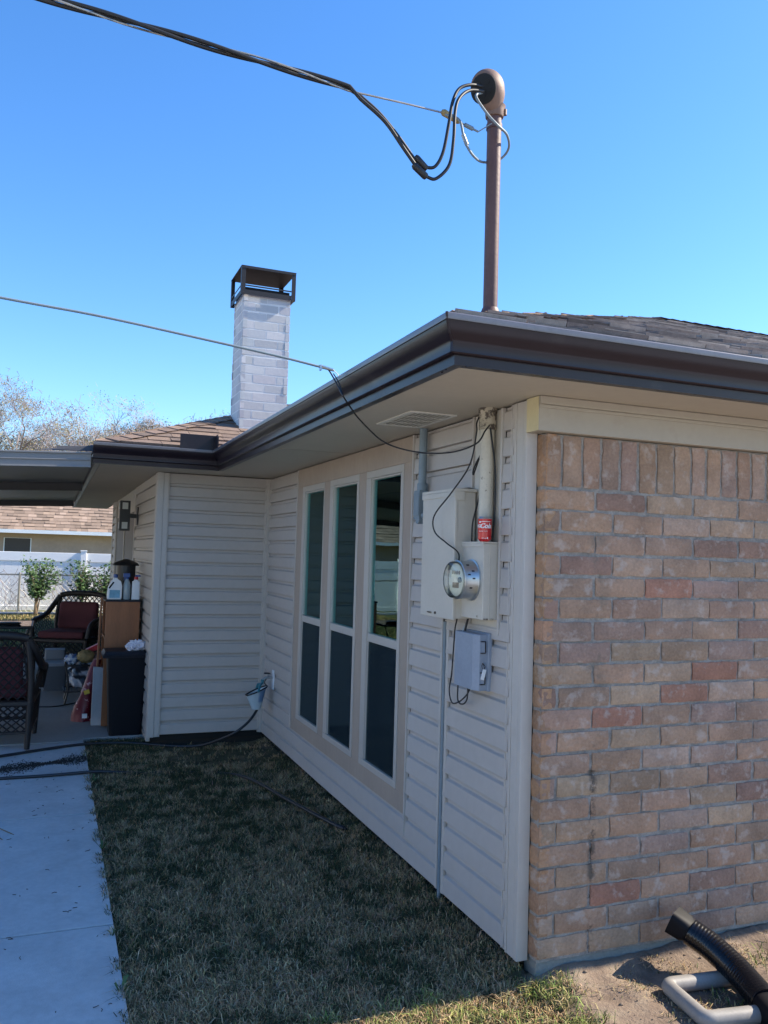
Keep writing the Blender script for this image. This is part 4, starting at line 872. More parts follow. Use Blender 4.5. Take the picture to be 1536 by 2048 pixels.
for (h_, r_c, e_) in ((-.01, .044, 2), (.0, .048, 2.5), (.02, .054, 4), (.13, .055, 5), (.14, .055, 5), (.14, .048, 5), (.05, .03, 3)):
    for k in range(40):
        a = 2 * math.pi * k / 40; ca, sa = math.cos(a), math.sin(a); rr_ = r_c / ((abs(ca) ** e_ + abs(sa) ** e_) ** (1 / e_)); V.append(pe + de * h_ + (sdv * ca + upv * sa * .85) * rr_)
F = [(i * n + k, i * n + (k + 1) % n, (i + 1) * n + (k + 1) % n, (i + 1) * n + k) for i in range(6) for k in range(n)]; F.append(tuple(6 * n + k for k in range(n)))
MB().add(V, F).build('end_collar', 'collar_black', t, smooth=35)
# grey rounded frame (rectangular pipe ring) lying on the soil
t = thing('pipe_frame', (.6, -.4, .03), 'grey plastic pipe frame lying on the dirt under the black drain pipe', 'pipe frame')
pts = []; cor = [(.462, -.315), (.800, -.350), (.765, -.595), (.432, -.548)]; m = 4
for i in range(4):
    a = Vector(cor[i - 1]); b = Vector(cor[i]); c = Vector(cor[(i + 1) % 4]); r = .030
    p1 = b + (a - b).normalized() * r; p2 = b + (c - b).normalized() * r
    for q in range(6): tt = q / 5; v = p1 * (1 - tt) ** 2 + b * 2 * tt * (1 - tt) + p2 * tt * tt; pts.append((v.x, v.y, .056))
m_ = MB().tube(pts, .029, 14, closed=True); m_.build('ring', 'pvc_frame', t, smooth=60)
sl = MB()
for _ in range(420):
    x = random.uniform(.08, 1.9); y = random.uniform(-.95, -.11); r = random.choice((.002, .002, .003, .003, .004, .006)) * random.uniform(.6, 1.2)
    sl.blob((x, y, gz(x, y) + r * .3), (r * 1.2, r, r * .7), 5, .3, 2, random.random() * 50)
mat('clod', (.20, .15, .11), 1, var=.3, vscale=30); sl.build('soil_clods', 'clod', kind='stuff', smooth=60, label='small clods of dirt scattered beside the brick wall', cat='dirt')

# ================================================================== PATIO
t = thing('patio_cover', (-3, 4, 2.2), 'grey metal patio cover roof attached to the left end of the house', 'patio cover')
def pcz(x): return 2.345 + (x + 1.6) * .045
m_ = MB()
def slab_x(mb, x0, x1, y0, y1, dz0, dz1): mb.add([(x, y, pcz(x) + dz) for dz in (dz0, dz1) for y in (y0, y1) for x in (x0, x1)], [(0, 2, 3, 1), (4, 5, 7, 6), (0, 1, 5, 4), (2, 6, 7, 3), (0, 4, 6, 2), (1, 3, 7, 5)])
slab_x(m_, -7, -1.475, 3.87, 10.6, -.045, -.03)
m_.build('roof_panel', 'cover', t)
m_ = MB(); slab_x(m_, -7, -1.50, 3.82, 3.868, -.118, -.003); slab_x(m_, -7, -1.50, 3.806, 3.8195, -.118, -.106); slab_x(m_, -7, -1.50, 3.810, 3.8195, -.064, -.056); slab_x(m_, -7, -1.50, 3.806, 3.8195, -.014, -.001); m_.build('front_beam', 'cover', t, bevel=.002)
for y in (6.55, 10.3):
    m_ = MB(); slab_x(m_, -7, -1.478, y, y + .09, -.125, -.0455); m_.build('cross_beam', 'cover_dark', t, bevel=.003)
for x in (-6.8, -4.6):
    m_ = MB(); m_.box(x, x + .08, 10.2, 10.28, .03, pcz(x) - .05); m_.build('post', 'cover', t, bevel=.003)
MB().add([(-1.9, 3.86, 2.345), (-1.48, 3.86, 2.36), (-1.48, 3.95, 2.42), (-1.9, 3.95, 2.35)], [(0, 1, 2, 3)]).add([(-1.75, 3.85, 2.36), (-1.48, 3.85, 2.365), (-1.48, 3.86, 2.40), (-1.75, 3.87, 2.385)], [(0, 1, 2, 3)]).build('flashing', 'cover_dark', t)

def lattice(mb, P00, P10, P11, P01, nu, nv, r=.0045, bow=0):
    P00, P10, P11, P01 = map(Vector, (P00, P10, P11, P01)); nrm = (P10 - P00).cross(P01 - P00).normalized()
    def S(u, v): return (P00 * (1 - u) + P10 * u) * (1 - v) + (P01 * (1 - u) + P11 * u) * v + nrm * bow * math.sin(math.pi * u)
    for s_ in (1, -1):
        for k in range(-nv, nu + nv + 1):
            pts = []
            for q in range(0, nv * 2 + 1):
                v = q / (nv * 2); u = (k + s_ * v * nv) / nu
                if -1e-6 <= u <= 1 + 1e-6: pts.append(S(u, v) + nrm * (r * .6 * s_))
            if len(pts) > 1: mb.tube(pts, r, 4, caps=False)
def wicker_chair(label):
    t = thing('wicker_armchair', (0, 0, 0), label, 'chair', 'dark wicker armchairs on the patio'); W_, Dp = .37, .34      # front faces -Y
    for sx_ in (-1, 1):
        for sy_ in (-1, 1):
            m_ = MB(); m_.tube([(sx_ * .33, sy_ * .31, 0), (sx_ * .335, sy_ * .315, .22), (sx_ * .34, sy_ * .32, .40)], [.022, .027, .03], 8); m_.build('leg', 'wicker', t, smooth=60)
    m_ = MB()      # arms: rolled tubes from the back top, down to the front legs
    for sx_ in (-1, 1):
        m_.tube(smooth_path([(sx_ * .30, .335, .93), (sx_ * .36, .30, .82), (sx_ * .40, .18, .70), (sx_ * .41, 0, .655), (sx_ * .40, -.20, .63), (sx_ * .385, -.31, .57), (sx_ * .36, -.335, .42)], 6), .034, 8)
    m_.build('arm', 'wicker', t, smooth=60)
    m_ = MB(); m_.tube(smooth_path([(-.30, .335, .93), (-.18, .36, .955), (0, .37, .962), (.18, .36, .955), (.30, .335, .93)], 5), .036, 8); m_.tube(smooth_path([(-.34, .32, .40), (-.335, .325, .65), (-.30, .335, .92)], 4), .028, 8); m_.tube(smooth_path([(.34, .32, .40), (.335, .325, .65), (.30, .335, .92)], 4), .028, 8)
    bo = m_.build('back_frame', 'wicker', t, smooth=60)
    m_ = MB(); lattice(m_, (-.31, .335, .42), (.31, .335, .42), (.29, .345, .93), (-.29, .345, .93), 9, 7, .006, -.02); m_.build('back_lattice', 'wicker', bo)
    m_ = MB()
    for a, b in (((-.34, -.32), (.34, -.32)), ((.34, .32), (-.34, .32)), ((-.34, .32), (-.34, -.32)), ((.34, -.32), (.34, .32))):
        lattice(m_, (*a, .14), (*b, .14), (*b, .37), (*a, .37), 10, 4, .006); m_.tube([(*a, .14), (*b, .14)], .014, 6); m_.tube([(*a, .385), (*b, .385)], .028, 6)
    m_.box(-.33, .33, -.30, .31, .365, .39); m_.build('seat_frame', 'wicker', t)
    for sx_ in (-1, 1):
        m_ = MB(); lattice(m_, (sx_ * .345, -.30, .41), (sx_ * .345, .30, .41), (sx_ * .39, .20, .68), (sx_ * .39, -.28, .60), 8, 4, .006); m_.build('side_lattice', 'wicker', t)
    m_ = MB(); V = []; 
    m_.box(-.30, .30, -.33, .24, .41, .50); m_.build('seat_cushion', 'cushion', t, smooth=60, bevel=.035, seg=4)
    m_ = MB(); m_.obox((0, .235, .67), (1, 0, 0), (0, 1, -.18), (0, .18, 1), .265, .055, .185); m_.build('back_cushion', 'cushion', t, smooth=60, bevel=.05, seg=4)
    return t
c1 = wicker_chair('dark wicker armchair with burgundy cushions facing the camera beside the wooden cabinet')
c2 = copy_tree(c1); c2['label'] = 'dark wicker armchair seen from behind, nearest chair at the left edge'
c1.location = (-1.47, 8.95, .03); c1.rotation_euler = (0, 0, math.radians(-24)); 
c2.location = (-2.15, 4.62, .03); c2.rotation_euler = (0, 0, math.radians(176)); c2.scale = (.95, .95, .93)
# glass top table
t = thing('glass_table', (-2.3, 6.6, .03), 'black metal outdoor table with glass top behind the nearest wicker chair', 'table')
MB().box(-2.75, -1.91, 6.3, 6.95, .805, .813).build('glass_top', 'table_glass', t)
m_ = MB(); z = .80
for a, b in (((-2.76, 6.29), (-1.90, 6.29)), ((-1.90, 6.29), (-1.90, 6.96)), ((-1.90, 6.96), (-2.76, 6.96)), ((-2.76, 6.96), (-2.76, 6.29))): m_.tube([(*a, z), (*b, z)], .014, 8)
for x, y in ((-1.92, 6.32), (-2.74, 6.32), (-1.92, 6.93), (-2.74, 6.93)): m_.tube(smooth_path([(x, y, .79), (x + (.05 if x < -2.3 else -.05), y, .62), (x, y, .3), (x, y, .03)], 4), .012, 6)
m_.build('table_frame', 'black_metal', t, smooth=60)
m_ = MB(); m_.lathe([(.10, 0), (.12, .012), (.11, .02), (.04, .026)], (-2.12, 6.5, .8135), (0, 0, 1), 20); m_.build('ashtray', 'black_metal', smooth=40, label='small dark round dish on the glass table', cat='dish')
# bin
t = thing('trash_bin', (-1.09, 4.74, .03), 'tall black plastic trash bin standing by the corner post', 'bin')
def frustum(mb, c, w0, d0, w1, d1, z0, z1, r=.03, n=5):
    def ring(w_, d_, z):
        out = []
        for cx, cy, a0 in ((w_ / 2 - r, d_ / 2 - r, 0), (-w_ / 2 + r, d_ / 2 - r, 90), (-w_ / 2 + r, -d_ / 2 + r, 180), (w_ / 2 - r, -d_ / 2 + r, 270)):
            for q in range(n): a = math.radians(a0 + 90 * q / (n - 1)); out.append((c[0] + cx + r * math.cos(a), c[1] + cy + r * math.sin(a), z))
        return out
    V = ring(w0, d0, z0) + ring(w1, d1, z1); m = 4 * n
    mb.add(V, [tuple(range(m))[::-1], tuple(range(m, 2 * m))] + [(i, (i + 1) % m, m + (i + 1) % m, m + i) for i in range(m)])
m_ = MB(); frustum(m_, (-1.093, 4.74), .265, .24, .335, .30, .03, .69); m_.build('bin_body', 'bin', t, smooth=40)
m_ = MB(); frustum(m_, (-1.12, 4.74), .365, .33, .375, .34, .6905, .715); frustum(m_, (-1.12, 4.74), .365, .33, .33, .29, .7155, .745); m_.build('bin_lid', 'bin_lid', t, smooth=40)
m_ = MB(); V = []
m_.blob((-1.02, 4.70, .785), (.075, .06, .042), 22, .35, 4.5, 3); m_.blob((-1.055, 4.68, .775), (.05, .045, .03), 16, .4, 5, 8)
m_.build('crumpled_paper', 'paper', label='crumpled white paper lying on the black bin lid', cat='paper')
# cabinet
t = thing('wooden_cabinet', (-1.13, 5.1, .03), 'reddish brown wooden cabinet behind the trash bin', 'cabinet')
m_ = MB(); m_.box(-1.275, -.985, 4.95, 4.97, .05, 1.145); m_.build('side_panel', 'wood', t, bevel=.002)
m_ = MB(); m_.box(-1.275, -.985, 5.42, 5.44, .05, 1.145); m_.build('side_panel', 'wood', t, bevel=.002)
m_ = MB(); m_.box(-1.005, -.985, 4.9705, 5.4195, .05, 1.145); m_.build('back_panel', 'wood', t)
for z in (.06, .5, .8): MB().box(-1.27, -1.006, 4.9705, 5.4195, z, z + .018).build('shelf', 'wood', t)
MB().box(-1.285, -.980, 4.945, 5.445, 1.146, 1.163).build('cabinet_top', 'bin_lid', t, bevel=.002)
MB().obox((-1.310, 5.25, .60), (.02, 0, 1), (1, 0, -.02), (0, 1, 0), .57, .008, .03).build('timber_plank', 'wood', label='thin wooden plank standing against the left side of the cabinet', cat='plank')
# bottles on the cabinet
ZT = 1.1635
t = thing('detergent_jug', (-1.20, 5.03, ZT), 'white jug with blue label, leftmost of the bottles on the cabinet', 'jug', 'bottles on the cabinet')
V = [(-.062, 0), (.058, 0), (.062, .02), (.062, .12), (.05, .165), (.02, .185), (.02, .195), (-.012, .195), (-.012, .185), (-.035, .16), (-.056, .11), (-.064, .05)]
m_ = MB(); c_ = (-1.205, 5.02, ZT); n = len(V)
m_.add([(c_[0] + x, c_[1] - .035, ZT + z) for x, z in V] + [(c_[0] + x, c_[1] + .035, ZT + z) for x, z in V], [tuple(range(n)), tuple(range(n, 2 * n))[::-1]] + [(i, n + i, n + (i + 1) % n, (i + 1) % n) for i in range(n)])
m_.build('jug_body', 'plastic_white', t, smooth=50, bevel=.012, seg=3); MB().box(c_[0] - .045, c_[0] + .045, c_[1] - .0375, c_[1] - .0355, ZT + .015, ZT + .085).build('jug_label', 'label_blue', t)
m_ = MB(); m_.cyl((c_[0] + .004, c_[1], ZT + .195), (c_[0] + .004, c_[1], ZT + .225), .020, 16); m_.build('jug_cap', 'plastic_blue', t, smooth=40)
m_ = MB(); m_.tube(smooth_path([(c_[0] - .050, c_[1] - .0362, ZT + .10), (c_[0] - .030, c_[1] - .0362, ZT + .13), (c_[0] - .012, c_[1] - .0362, ZT + .155)]), .007, 6); m_.build('handle_hole', 'bin', t)
t = thing('spray_bottle', (-1.095, 5.03, ZT), 'clear spray bottle with dark blue trigger, middle of the bottles on the cabinet', 'bottle', 'bottles on the cabinet')
m_ = MB(); m_.lathe([(.030, 0), (.033, .01), (.033, .13), (.022, .165), (.013, .185)], (-1.100, 5.02, ZT), (0, 0, 1), 20); m_.build('bottle_body', 'plastic_clear', t, smooth=50)
m_ = MB(); m_.cyl((-1.1, 5.02, ZT + .18), (-1.1, 5.02, ZT + .20), .015, 12); m_.box(-1.135, -1.075, 5.01, 5.03, ZT + .20, ZT + .235); m_.box(-1.128, -1.120, 5.015, 5.025, ZT + .17, ZT + .20); m_.build('trigger', 'plastic_blue', t, bevel=.003)
t = thing('white_bottle', (-1.02, 5.03, ZT), 'white square bottle with red cap, rightmost of the bottles on the cabinet', 'bottle', 'bottles on the cabinet')
m_ = MB(); frustum(m_, (-1.022, 5.02), .072, .05, .066, .046, ZT, ZT + .165, .01); frustum(m_, (-1.022, 5.02), .05, .04, .03, .03, ZT + .1655, ZT + .18, .01); m_.build('bottle_body', 'plastic_white', t, smooth=40)
m_ = MB(); m_.cyl((-1.022, 5.02, ZT + .18), (-1.022, 5.02, ZT + .205), .018, 14); m_.build('bottle_cap', 'plastic_red', t, smooth=40); m_ = MB(); m_.box(-1.03, -.985, 5.01, 5.035, ZT + .205, ZT + .222); m_.build('cap_spout', 'plastic_blue', t, bevel=.003)
t = thing('lidded_canister', (-1.09, 5.28, ZT), 'dark canister with wide flared lid standing behind the bottles on the cabinet', 'canister')
m_ = MB(); m_.lathe([(.085, 0), (.088, .01), (.088, .30)], (-1.095, 5.28, ZT), (0, 0, 1), 24); m_.build('canister_body', 'black_metal', t, smooth=40); m_ = MB(); m_.lathe([(.118, .301), (.120, .306), (.105, .325), (.06, .345), (.02, .36), (.0, .362)], (-1.095, 5.28, ZT), (0, 0, 1), 24); m_.build('canister_lid', 'black_metal', t, smooth=40)
# wall lantern
t = thing('wall_lantern', (-.96, 5.95, 1.9), 'black box wall lantern with two frosted windows on the patio side wall', 'wall light')
m_ = MB(); m_.box(-1.135, -1.035, 5.80, 5.90, 1.80, 2.10); lb = m_.build('lantern_body', 'black_metal', t, bevel=.003)
for z0, z1 in ((1.82, 1.885), (2.015, 2.08)): MB().box(-1.112, -1.058, 5.795, 5.7995, z0, z1).build('lantern_glass', 'frosted', lb)
for z0, z1 in ((1.82, 1.885), (2.015, 2.08)): MB().box(-1.1395, -1.1355, 5.82, 5.88, z0, z1).build('lantern_glass', 'frosted', lb)
m_ = MB(); m_.box(-1.034, -.972, 5.82, 5.88, 1.93, 1.97); m_.box(-.971, -.956, 5.78, 5.92, 1.86, 2.04); m_.build('wall_mount', 'black_metal', t, bevel=.003)
# white slab leaning, pink bag
MB().add([(-1.352, 5.10, .03), (-1.205, 5.06, .03), (-1.222, 5.10, .54), (-1.350, 5.12, .55), (-1.352, 5.14, .03), (-1.205, 5.10, .03), (-1.222, 5.13, .54), (-1.350, 5.15, .55)], [(0, 1, 2, 3), (7, 6, 5, 4), (0, 4, 5, 1), (1, 5, 6, 2), (2, 6, 7, 3), (3, 7, 4, 0)]).build('stone_slab', 'stone', bevel=.004, label='pale grey slab standing upright left of the black trash bin', cat='slab')
m_ = MB(); V = []; F = []; nr, ns = 10, 22
for j in range(nr + 1):
    tt = j / nr; z = .03 + .56 * tt; wx = .080 * (1 - .62 * tt) + .004; wy = .06 * (1 - .6 * tt) + .004; cx = -1.420 + .115 * tt ** 1.4; cy = 5.35
    for k in range(ns):
        a = 2 * math.pi * k / ns; q = 1 + .38 * noise.noise(Vector((math.cos(a) * 1.4, math.sin(a) * 1.4 + 3, tt * 4))); V.append((cx + math.cos(a) * wx * q, cy + math.sin(a) * wy * q, z))
for j in range(nr):
    for k in range(ns): F.append((j * ns + k, j * ns + (k + 1) % ns, (j + 1) * ns + (k + 1) % ns, (j + 1) * ns + k))
F += [tuple(range(ns))[::-1], tuple(nr * ns + k for k in range(ns))]
t = thing('charcoal_bag', (-1.42, 5.35, .03), 'crumpled red and pink bag standing on the patio beside the pale slab', 'bag')
MB().add(V, F).build('bag_body', 'pink_bag', t, smooth=60)
MB().obox((-1.390, 5.283, .30), (1, 0, .3), (0, 1, 0), (-.3, 0, 1), .024, .008, .018).build('print_patch', 'yellow', t); MB().obox((-1.40, 5.278, .085), (1, 0, 0), (0, 1, 0), (0, 0, 1), .022, .006, .02).build('print_patch', 'plastic_white', t)
# wire stand with odds and ends, crate
t = thing('wire_stand', (-1.41, 6.35, .03), 'black wire plant stand holding a bag and a woven ball on the patio', 'plant stand')
m_ = MB()
for x, y in ((-1.56, 6.2), (-1.28, 6.2), (-1.56, 6.5), (-1.28, 6.5)): m_.tube(smooth_path([(x, y, .03), (x + (.03 if x < -1.4 else -.03), y, .2), (x, y, .42)], 4), .011, 6)
for z in (.16, .42):
    m_.tube([(-1.57, 6.19, z), (-1.27, 6.19, z), (-1.27, 6.51, z), (-1.57, 6.51, z)], .009, 6, closed=True)
for k in range(6): m_.tube([(-1.55 + k * .054, 6.2, .16), (-1.55 + k * .054, 6.5, .16)], .005, 5)
m_.build('wire_frame', 'black_metal', t, smooth=60)
m_ = MB(); m_.blob((-1.42, 6.34, .31), (.125, .13, .125), 18, .22, 3, 4); m_.c = [(.55, .57, .60) if noise.noise(Vector(v) * 13) > .12 else (.03, .035, .045) for v in m_.v]; m_.build('plastic_bag', 'bag_plastic', smooth=60, label='black and white plastic bag stuffed in the wire stand', cat='bag')
m_ = MB(); m_.blob((-1.37, 6.30, .50), (.085, .08, .065), 18, .12, 6, 2); m_.build('woven_ball', 'rattan', smooth=60, label='tan woven ball on top of the wire stand', cat='ball')
m_ = MB(); m_.blob((-1.24, 6.30, .49), (.07, .06, .06), 14, .1, 4, 5); m_.build('clay_pot', 'mast_brown', smooth=60, label='reddish brown round pot on the wire stand', cat='pot')
m_ = MB(); m_.blob((-1.50, 6.32, .47), (.07, .06, .045), 12, .3, 4, 9); m_.c = [(.08, .16, .35) if noise.noise(Vector(v) * 20) > .05 else (.5, .55, .6) for v in m_.v]; m_.build('blue_wrapper', 'bag_plastic', smooth=60, label='blue and white crumpled wrapper left of the woven ball', cat='wrapper')
MB().obox((-1.30, 6.42, .565), (1, 0, .5), (0, 1, 0), (-.5, 0, 1), .07, .05, .025).build('carton', 'plastic_red', bevel=.003, label='small red carton lying on the wire stand', cat='carton')
t = thing('storage_crate', (-1.66, 7.25, .03), 'dark grey storage crate with lighter lid on the patio floor', 'crate')
m_ = MB(); frustum(m_, (-1.655, 7.25), .23, .32, .25, .35, .03, .30, .02); m_.build('crate_body', 'crate', t, smooth=40); m_ = MB(); frustum(m_, (-1.655, 7.25), .27, .37, .26, .36, .3005, .335, .02); m_.build('crate_lid', 'crate_lid', t, smooth=40)
m_ = MB(); frustum(m_, (-1.66, 7.62), .22, .2, .22, .2, .03, .43, .02); m_.build('box', 'crate_lid', smooth=40, label='pale grey plastic box behind the dark crate', cat='box')
MB().tube(smooth_path([(-1.95, 6.10, .036), (-1.854, 6.113, .036), (-1.647, 6.095, .036), (-1.457, 6.253, .036), (-1.3, 6.4, .036)]), .006, 6).build('extension_cord', 'wire_black', smooth=60, label='dark extension cord lying across the patio slab', cat='cord')

# ================================================================== BACKYARD
def vinyl_fence(x0, y0, x1, y1, label, h=1.46):
    a = Vector((x0, y0)); b = Vector((x1, y1)); L_ = (b - a).length; d = (b - a) / L_; nrm = Vector((-d.y, d.x)); t = thing('vinyl_fence', (x0, y0, 0), label, 'fence')
    def bb(mb, s0, s1, o0, o1, z0, z1):
        V = []
        for z in (z0, z1):
            for s_, o_ in ((s0, o0), (s1, o0), (s1, o1), (s0, o1)): p = a + d * s_ + nrm * o_; V.append((p.x, p.y, z))
        mb.add(V, [(3, 2, 1, 0), (4, 5, 6, 7), (0, 1, 5, 4), (1, 2, 6, 5), (2, 3, 7, 6), (3, 0, 4, 7)])
    m_ = MB(); s_ = 0; 
    while s_ < L_: bb(m_, s_, min(s_ + .148, L_), -.011 , .011, .04, h - .22); s_ += .15
    m_.build('board_panel', 'fence_white', t); m_ = MB(); bb(m_, 0, L_, -.03, .03, h - .22, h - .0); bb(m_, 0, L_, -.028, .028, .04, .16); m_.build('rail', 'fence_white', t, bevel=.006)
    s_ = 2.99
    while s_ < L_ + .1:
        m_ = MB(); bb(m_, s_ - .065, s_ + .065, -.065, .065, 0, h + .045); bb(m_, s_ - .078, s_ + .078, -.078, .078, h + .0455, h + .075); m_.build('post', 'fence_white', t, bevel=.004); s_ += 2.44
vinyl_fence(-4.0, 19.3, 9, 19.3, 'white vinyl privacy fence along the back of the lawn')
vinyl_fence(-13, 19.3, -4.0, 19.3, 'white vinyl fence section continuing left behind the lawn'); vinyl_fence(-13, -12, -13, 19.2, 'white vinyl side fence reflected in the windows')
t = thing('chain_link_fence', (-3, 18.6, 0), 'low chain link fence in front of the white vinyl fence', 'fence')
m_ = MB(); m_.tube([(-8, 18.6, .93), (3, 18.6, .93)], .02, 6); m_.build('top_rail', 'alu', t, smooth=60)
for x in (-7.6, -5, -2.43, .1, 2.6): MB().cyl((x, 18.6, 0), (x, 18.6, .98), .026, 8).build('post', 'alu', t, smooth=60)
m_ = MB(); lattice(m_, (-5, 18.6, .05), (.3, 18.6, .05), (.3, 18.6, .92), (-5, 18.6, .92), 44, 7, .0014); m_.build('wire_mesh', 'alu', t)
m_ = MB(); m_.box(-8, 5, 18.45, 18.7, 0, .05); m_.build('garden_edging', 'stone', label='low pale edging strip at the foot of the back fence', cat='edging')
# shrubs
def shrub(loc, hgt, sprd, seed, label, leaves=900):
    rd = random.Random(seed); t = thing('shrub', loc, label, 'shrub', 'shrubs along the back fence'); L0 = Vector(loc); st = MB(); lf = MB()
    tips = []
    for k in range(11):
        a = rd.uniform(0, 6.28); q = rd.uniform(.1, 1); top = L0 + Vector((math.cos(a) * sprd * q, math.sin(a) * sprd * .5 * q, hgt * rd.uniform(.6, 1)))
        mid = L0 + Vector((math.cos(a) * sprd * .25 * q + rd.uniform(-.03, .03), math.sin(a) * sprd * .2, hgt * .38)); pts = smooth_path([L0 + Vector((rd.uniform(-.04, .04), 0, 0)), mid, top], 5)
        st.tube(pts, [.02 * (1 - i / len(pts) * .8) for i in range(len(pts))], 5); tips += pts[5:]
    for k in range(leaves):
        p = rd.choice(tips) + Vector((rd.gauss(0, .075), rd.gauss(0, .07), rd.gauss(0, .065))); s_ = rd.uniform(.028, .055); a = Vector((rd.gauss(0, 1), rd.gauss(0, 1), rd.gauss(0, .6))).normalized(); b = a.orthogonal().normalized()
        c = rd.uniform(.6, 1.6); lf.quad(p - a * s_, p - b * s_ * .45, p + a * s_, p + b * s_ * .45, (.045 * c, .095 * c, .022 * c))
    st.build('stems', 'stem', t, smooth=60); lf.build('foliage', 'leaf', t)
shrub((-2.05, 18.2, 0), 1.30, .52, 3, 'green leafy shrub by the fence, leftmost of the three', 1700); shrub((-1.05, 18.3, 0), 1.25, .50, 5, 'green shrub on a bare trunk by the fence post, middle of the three', 1100); shrub((-.50, 18.2, 0), 1.30, .36, 9, 'green shrub half hidden behind the house corner, rightmost of the three', 900)
# bare vine tangle
vn = MB(); rd = random.Random(4)
for k in range(50):
    x = rd.uniform(-3.2, -.3); p = Vector((x, 18.75 + rd.uniform(-.1, .3), rd.uniform(0, .3))); pts = [p]
    for i in range(5): p = p + Vector((rd.uniform(-.16, .16), rd.uniform(-.03, .03), rd.uniform(.05, .22))); pts.append(p)
    vn.tube(pts, .0045, 4, caps=False)
vn.build('bare_vines', 'bark', kind='stuff', label='tangle of thin bare vines along the chain link fence', cat='vines')
# neighbour house
def neighbor(loc, W_, D_, rot, label, zc=2.05):
    t = thing('neighbor_house', (0, 0, 0), label, 'house'); 
    MB().box(-W_ / 2, W_ / 2, 0, D_, 0, zc - .02).build('wall', 'neighbor_brick', t)
    m_ = MB(); m_.box(-W_ / 2 - .5, W_ / 2 + .5, -.58, -.48, zc - .03, zc + .09); m_.build('gutter', 'fence_white', t); MB().box(-W_ / 2 - .45, W_ / 2 + .45, -.478, 0, zc - .02, zc).build('eaves', 'fence_white', t)
    rm_ = MB(); global PI_, SL; C = [(.30, .215, .155), (.26, .185, .135), (.33, .24, .18), (.23, .165, .12)]
    p_old = PI_; PI_ = .42; SL = math.sqrt(1 + PI_ ** 2); slope(rm_, (-W_ / 2 - .5, -.5), (1, 0), (0, 1), W_ + 1, D_ / 2 + .5, zc + .08, e=.30, cols=C, hipL=False, hipR=False, thick=.02)
    z = zc + .07; h_ = (D_ / 2 + .5) * PI_; rm_.add([(-W_ / 2 - .5, -.5, z), (W_ / 2 + .5, -.5, z), (W_ / 2 + .5, D_ / 2, z + h_), (-W_ / 2 - .5, D_ / 2, z + h_), (-W_ / 2 - .5, D_ + .5, z), (W_ / 2 + .5, D_ + .5, z)], [(0, 1, 2, 3), (3, 2, 5, 4), (0, 3, 4), (1, 5, 2)], C[0])
    PI_ = p_old; SL = math.sqrt(1 + PI_ ** 2); rm_.build('roof', 'rear_shingle', t)
    for x in (2.35, -3.2, 6.6):
        m_ = MB(); m_.box(x - .03, x + .83, -.02, -.001, .97, 1.86); w_ = m_.build('window', 'fence_white', t); MB().box(x, x + .8, -.026, -.0205, 1.0, 1.85).build('pane', 'door_brown', w_)
    t.location = loc; t.rotation_euler = (0, 0, rot); return t
neighbor((-5.6, 28, 0), 20, 9, 0, 'neighbour house with pale brick wall and brown shingle roof beyond the back fence')
neighbor((-19, 4, 0), 18, 9, math.radians(90), 'brick house with orange-brown roof beyond the side fence')
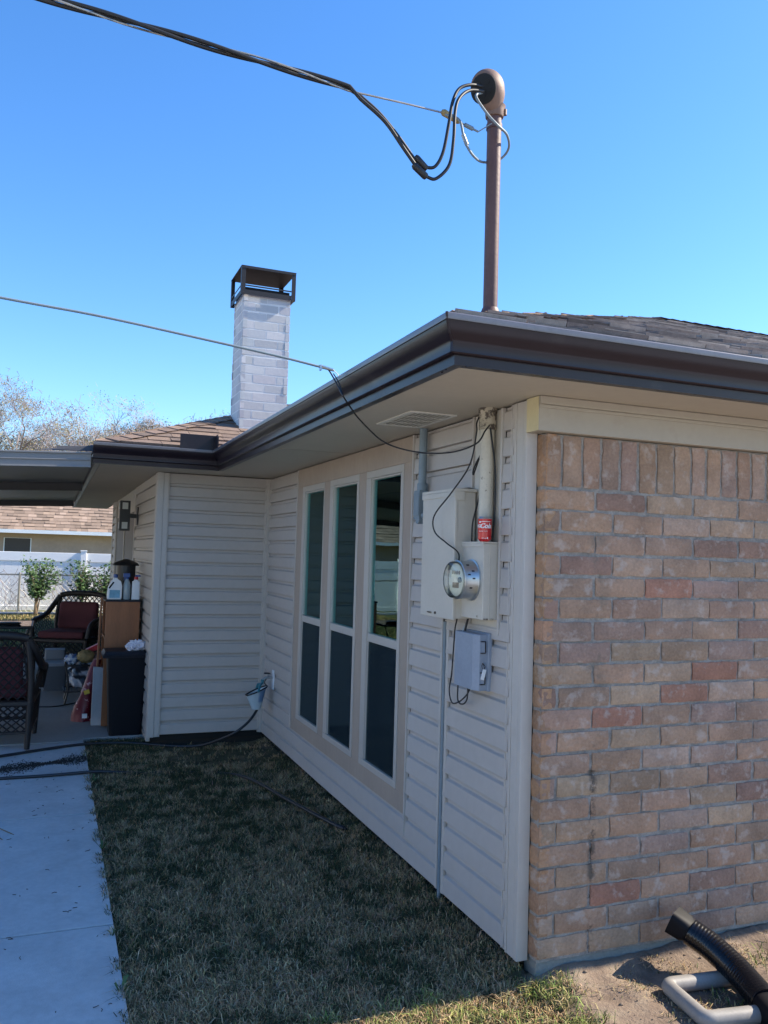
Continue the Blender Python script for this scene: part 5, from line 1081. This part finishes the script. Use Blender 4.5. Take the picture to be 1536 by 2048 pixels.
# trees
def make_tree(seed, hgt, label, leafy=.25, yellow=.5):
    rd = random.Random(seed); t = thing('bare_tree', (0, 0, 0), label, 'tree', 'bare winter trees behind the houses'); tr = MB(); br = MB(); lf = MB(); tips = []
    def grow(p, d, L_, r, lev):
        n = 4; pts = [p]; dd = d.copy()
        for i in range(n):
            dd = (dd + Vector((rd.gauss(0, .16), rd.gauss(0, .16), rd.gauss(.03, .10)))).normalized(); p = p + dd * L_ / n; pts.append(p)
        rs = [r * (1 - .45 * i / n) for i in range(n + 1)]
        (tr if lev < 2 else br).tube(pts, rs, 6 if lev < 2 else 3, caps=False)
        if lev >= 5: tips.append(p); return
        for k in range(rd.choice((2, 3, 3)) if lev < 4 else 4):
            q = pts[rd.choice((2, 3, 4))] if lev else pts[rd.choice((3, 4))]; a = rd.uniform(0, 6.28); sp = rd.uniform(.35, .9)
            nd = (dd + Vector((math.cos(a), math.sin(a), rd.uniform(-.1, .4))) * sp).normalized(); grow(q, nd, L_ * rd.uniform(.58, .78), rs[3] * .70, lev + 1)
    for k in range(4): grow(Vector((0, 0, hgt * .10)), Vector((rd.uniform(-.5, .5), rd.uniform(-.5, .5), 1)).normalized(), hgt * .34, .17, 0)
    tr.tube([(0, 0, 0), (0, 0, hgt * .14)], [.26, .20], 8)
    for p in tips:
        for k in range(9):
            q = p + Vector((rd.gauss(0, .28), rd.gauss(0, .22), rd.gauss(0, .18))); L_ = rd.uniform(.15, .35); e = q + Vector((rd.gauss(0, 1), rd.gauss(0, 1), rd.gauss(.2, .8))).normalized() * L_; w_ = Vector((.012, 0, .006)); br.quad(q - w_, q + w_, e + w_ * .4, e - w_ * .4)
        if noise.noise(p * .35 + Vector((seed, 0, 0))) > .02 - leafy:
            for k in range(15):
                q = p + Vector((rd.gauss(0, .24), rd.gauss(0, .24), rd.gauss(0, .17))); a = Vector((rd.gauss(0, 1), rd.gauss(0, 1), rd.gauss(0, 1))).normalized(); b = a.orthogonal().normalized(); s_ = rd.uniform(.022, .05); c = rd.uniform(.6, 1.5)
                base = (.24, .20, .07) if rd.random() < yellow else (.15, .15, .06); lf.quad(q - a * s_, q - b * s_ * .6, q + a * s_, q + b * s_ * .6, tuple(x * c for x in base))
    zm = hgt / max(p.z for p in tips)
    for q in (tr, br, lf): q.v = [(v[0] * zm, v[1] * zm, v[2] * zm) for v in q.v]
    tr.build('trunk', 'bark', t, smooth=60); br.build('branches', 'bark', t); lf.build('crown', 'leaf', t); return t
T1 = make_tree(21, 10.5, 'tallest bare tree, behind the patio cover at the far left', .10, .5); T2 = make_tree(34, 8.8, 'bare tree with a broad forked crown, second from the left', .2, .6); T3 = make_tree(55, 8.6, 'small yellowish leafy tree between the two bare ones', .5, .8)
def place(t, x, y, s, rz): t.location = (x, y, 0); t.scale = (s, s, s); t.rotation_euler = (0, 0, rz); return t
place(T1, -4.6, 43, .98, .3); place(T2, .3, 46, .97, 1.0); place(T3, -1.9, 44, .86, 2)
for src, x, y, s, rz, lb in ((T2, -8.6, 44, 1.15, 3.2, 'bare tree at the very left edge of the photograph, cut off by it'), (T3, 2.6, 47, 1.14, 1.2, 'twiggy tree with sparse yellow leaves left of the roof hip'), (T2, 5.2, 50, 1.08, 4.4, 'bare tree nearest the chimney, above the shingle roof'), (T1, -1.4, 55, .92, 5.0, 'distant bare tree showing between nearer crowns'), (T3, 7.4, 54, 1.30, 3.0, 'distant tree low behind the brown shingles beside the chimney'), (T1, -7.0, 52, 1.0, 2.2, 'distant tall bare tree behind the tallest one at far left'), (T2, 3.7, 56, 1.14, 2.6, 'distant bare tree, palest in the row above the roof'), (T3, -22, 12, 1.0, .5, 'tree beyond the side fence, seen only as a window reflection')):
    c = copy_tree(src); c['label'] = lb; place(c, x, y, s, rz)
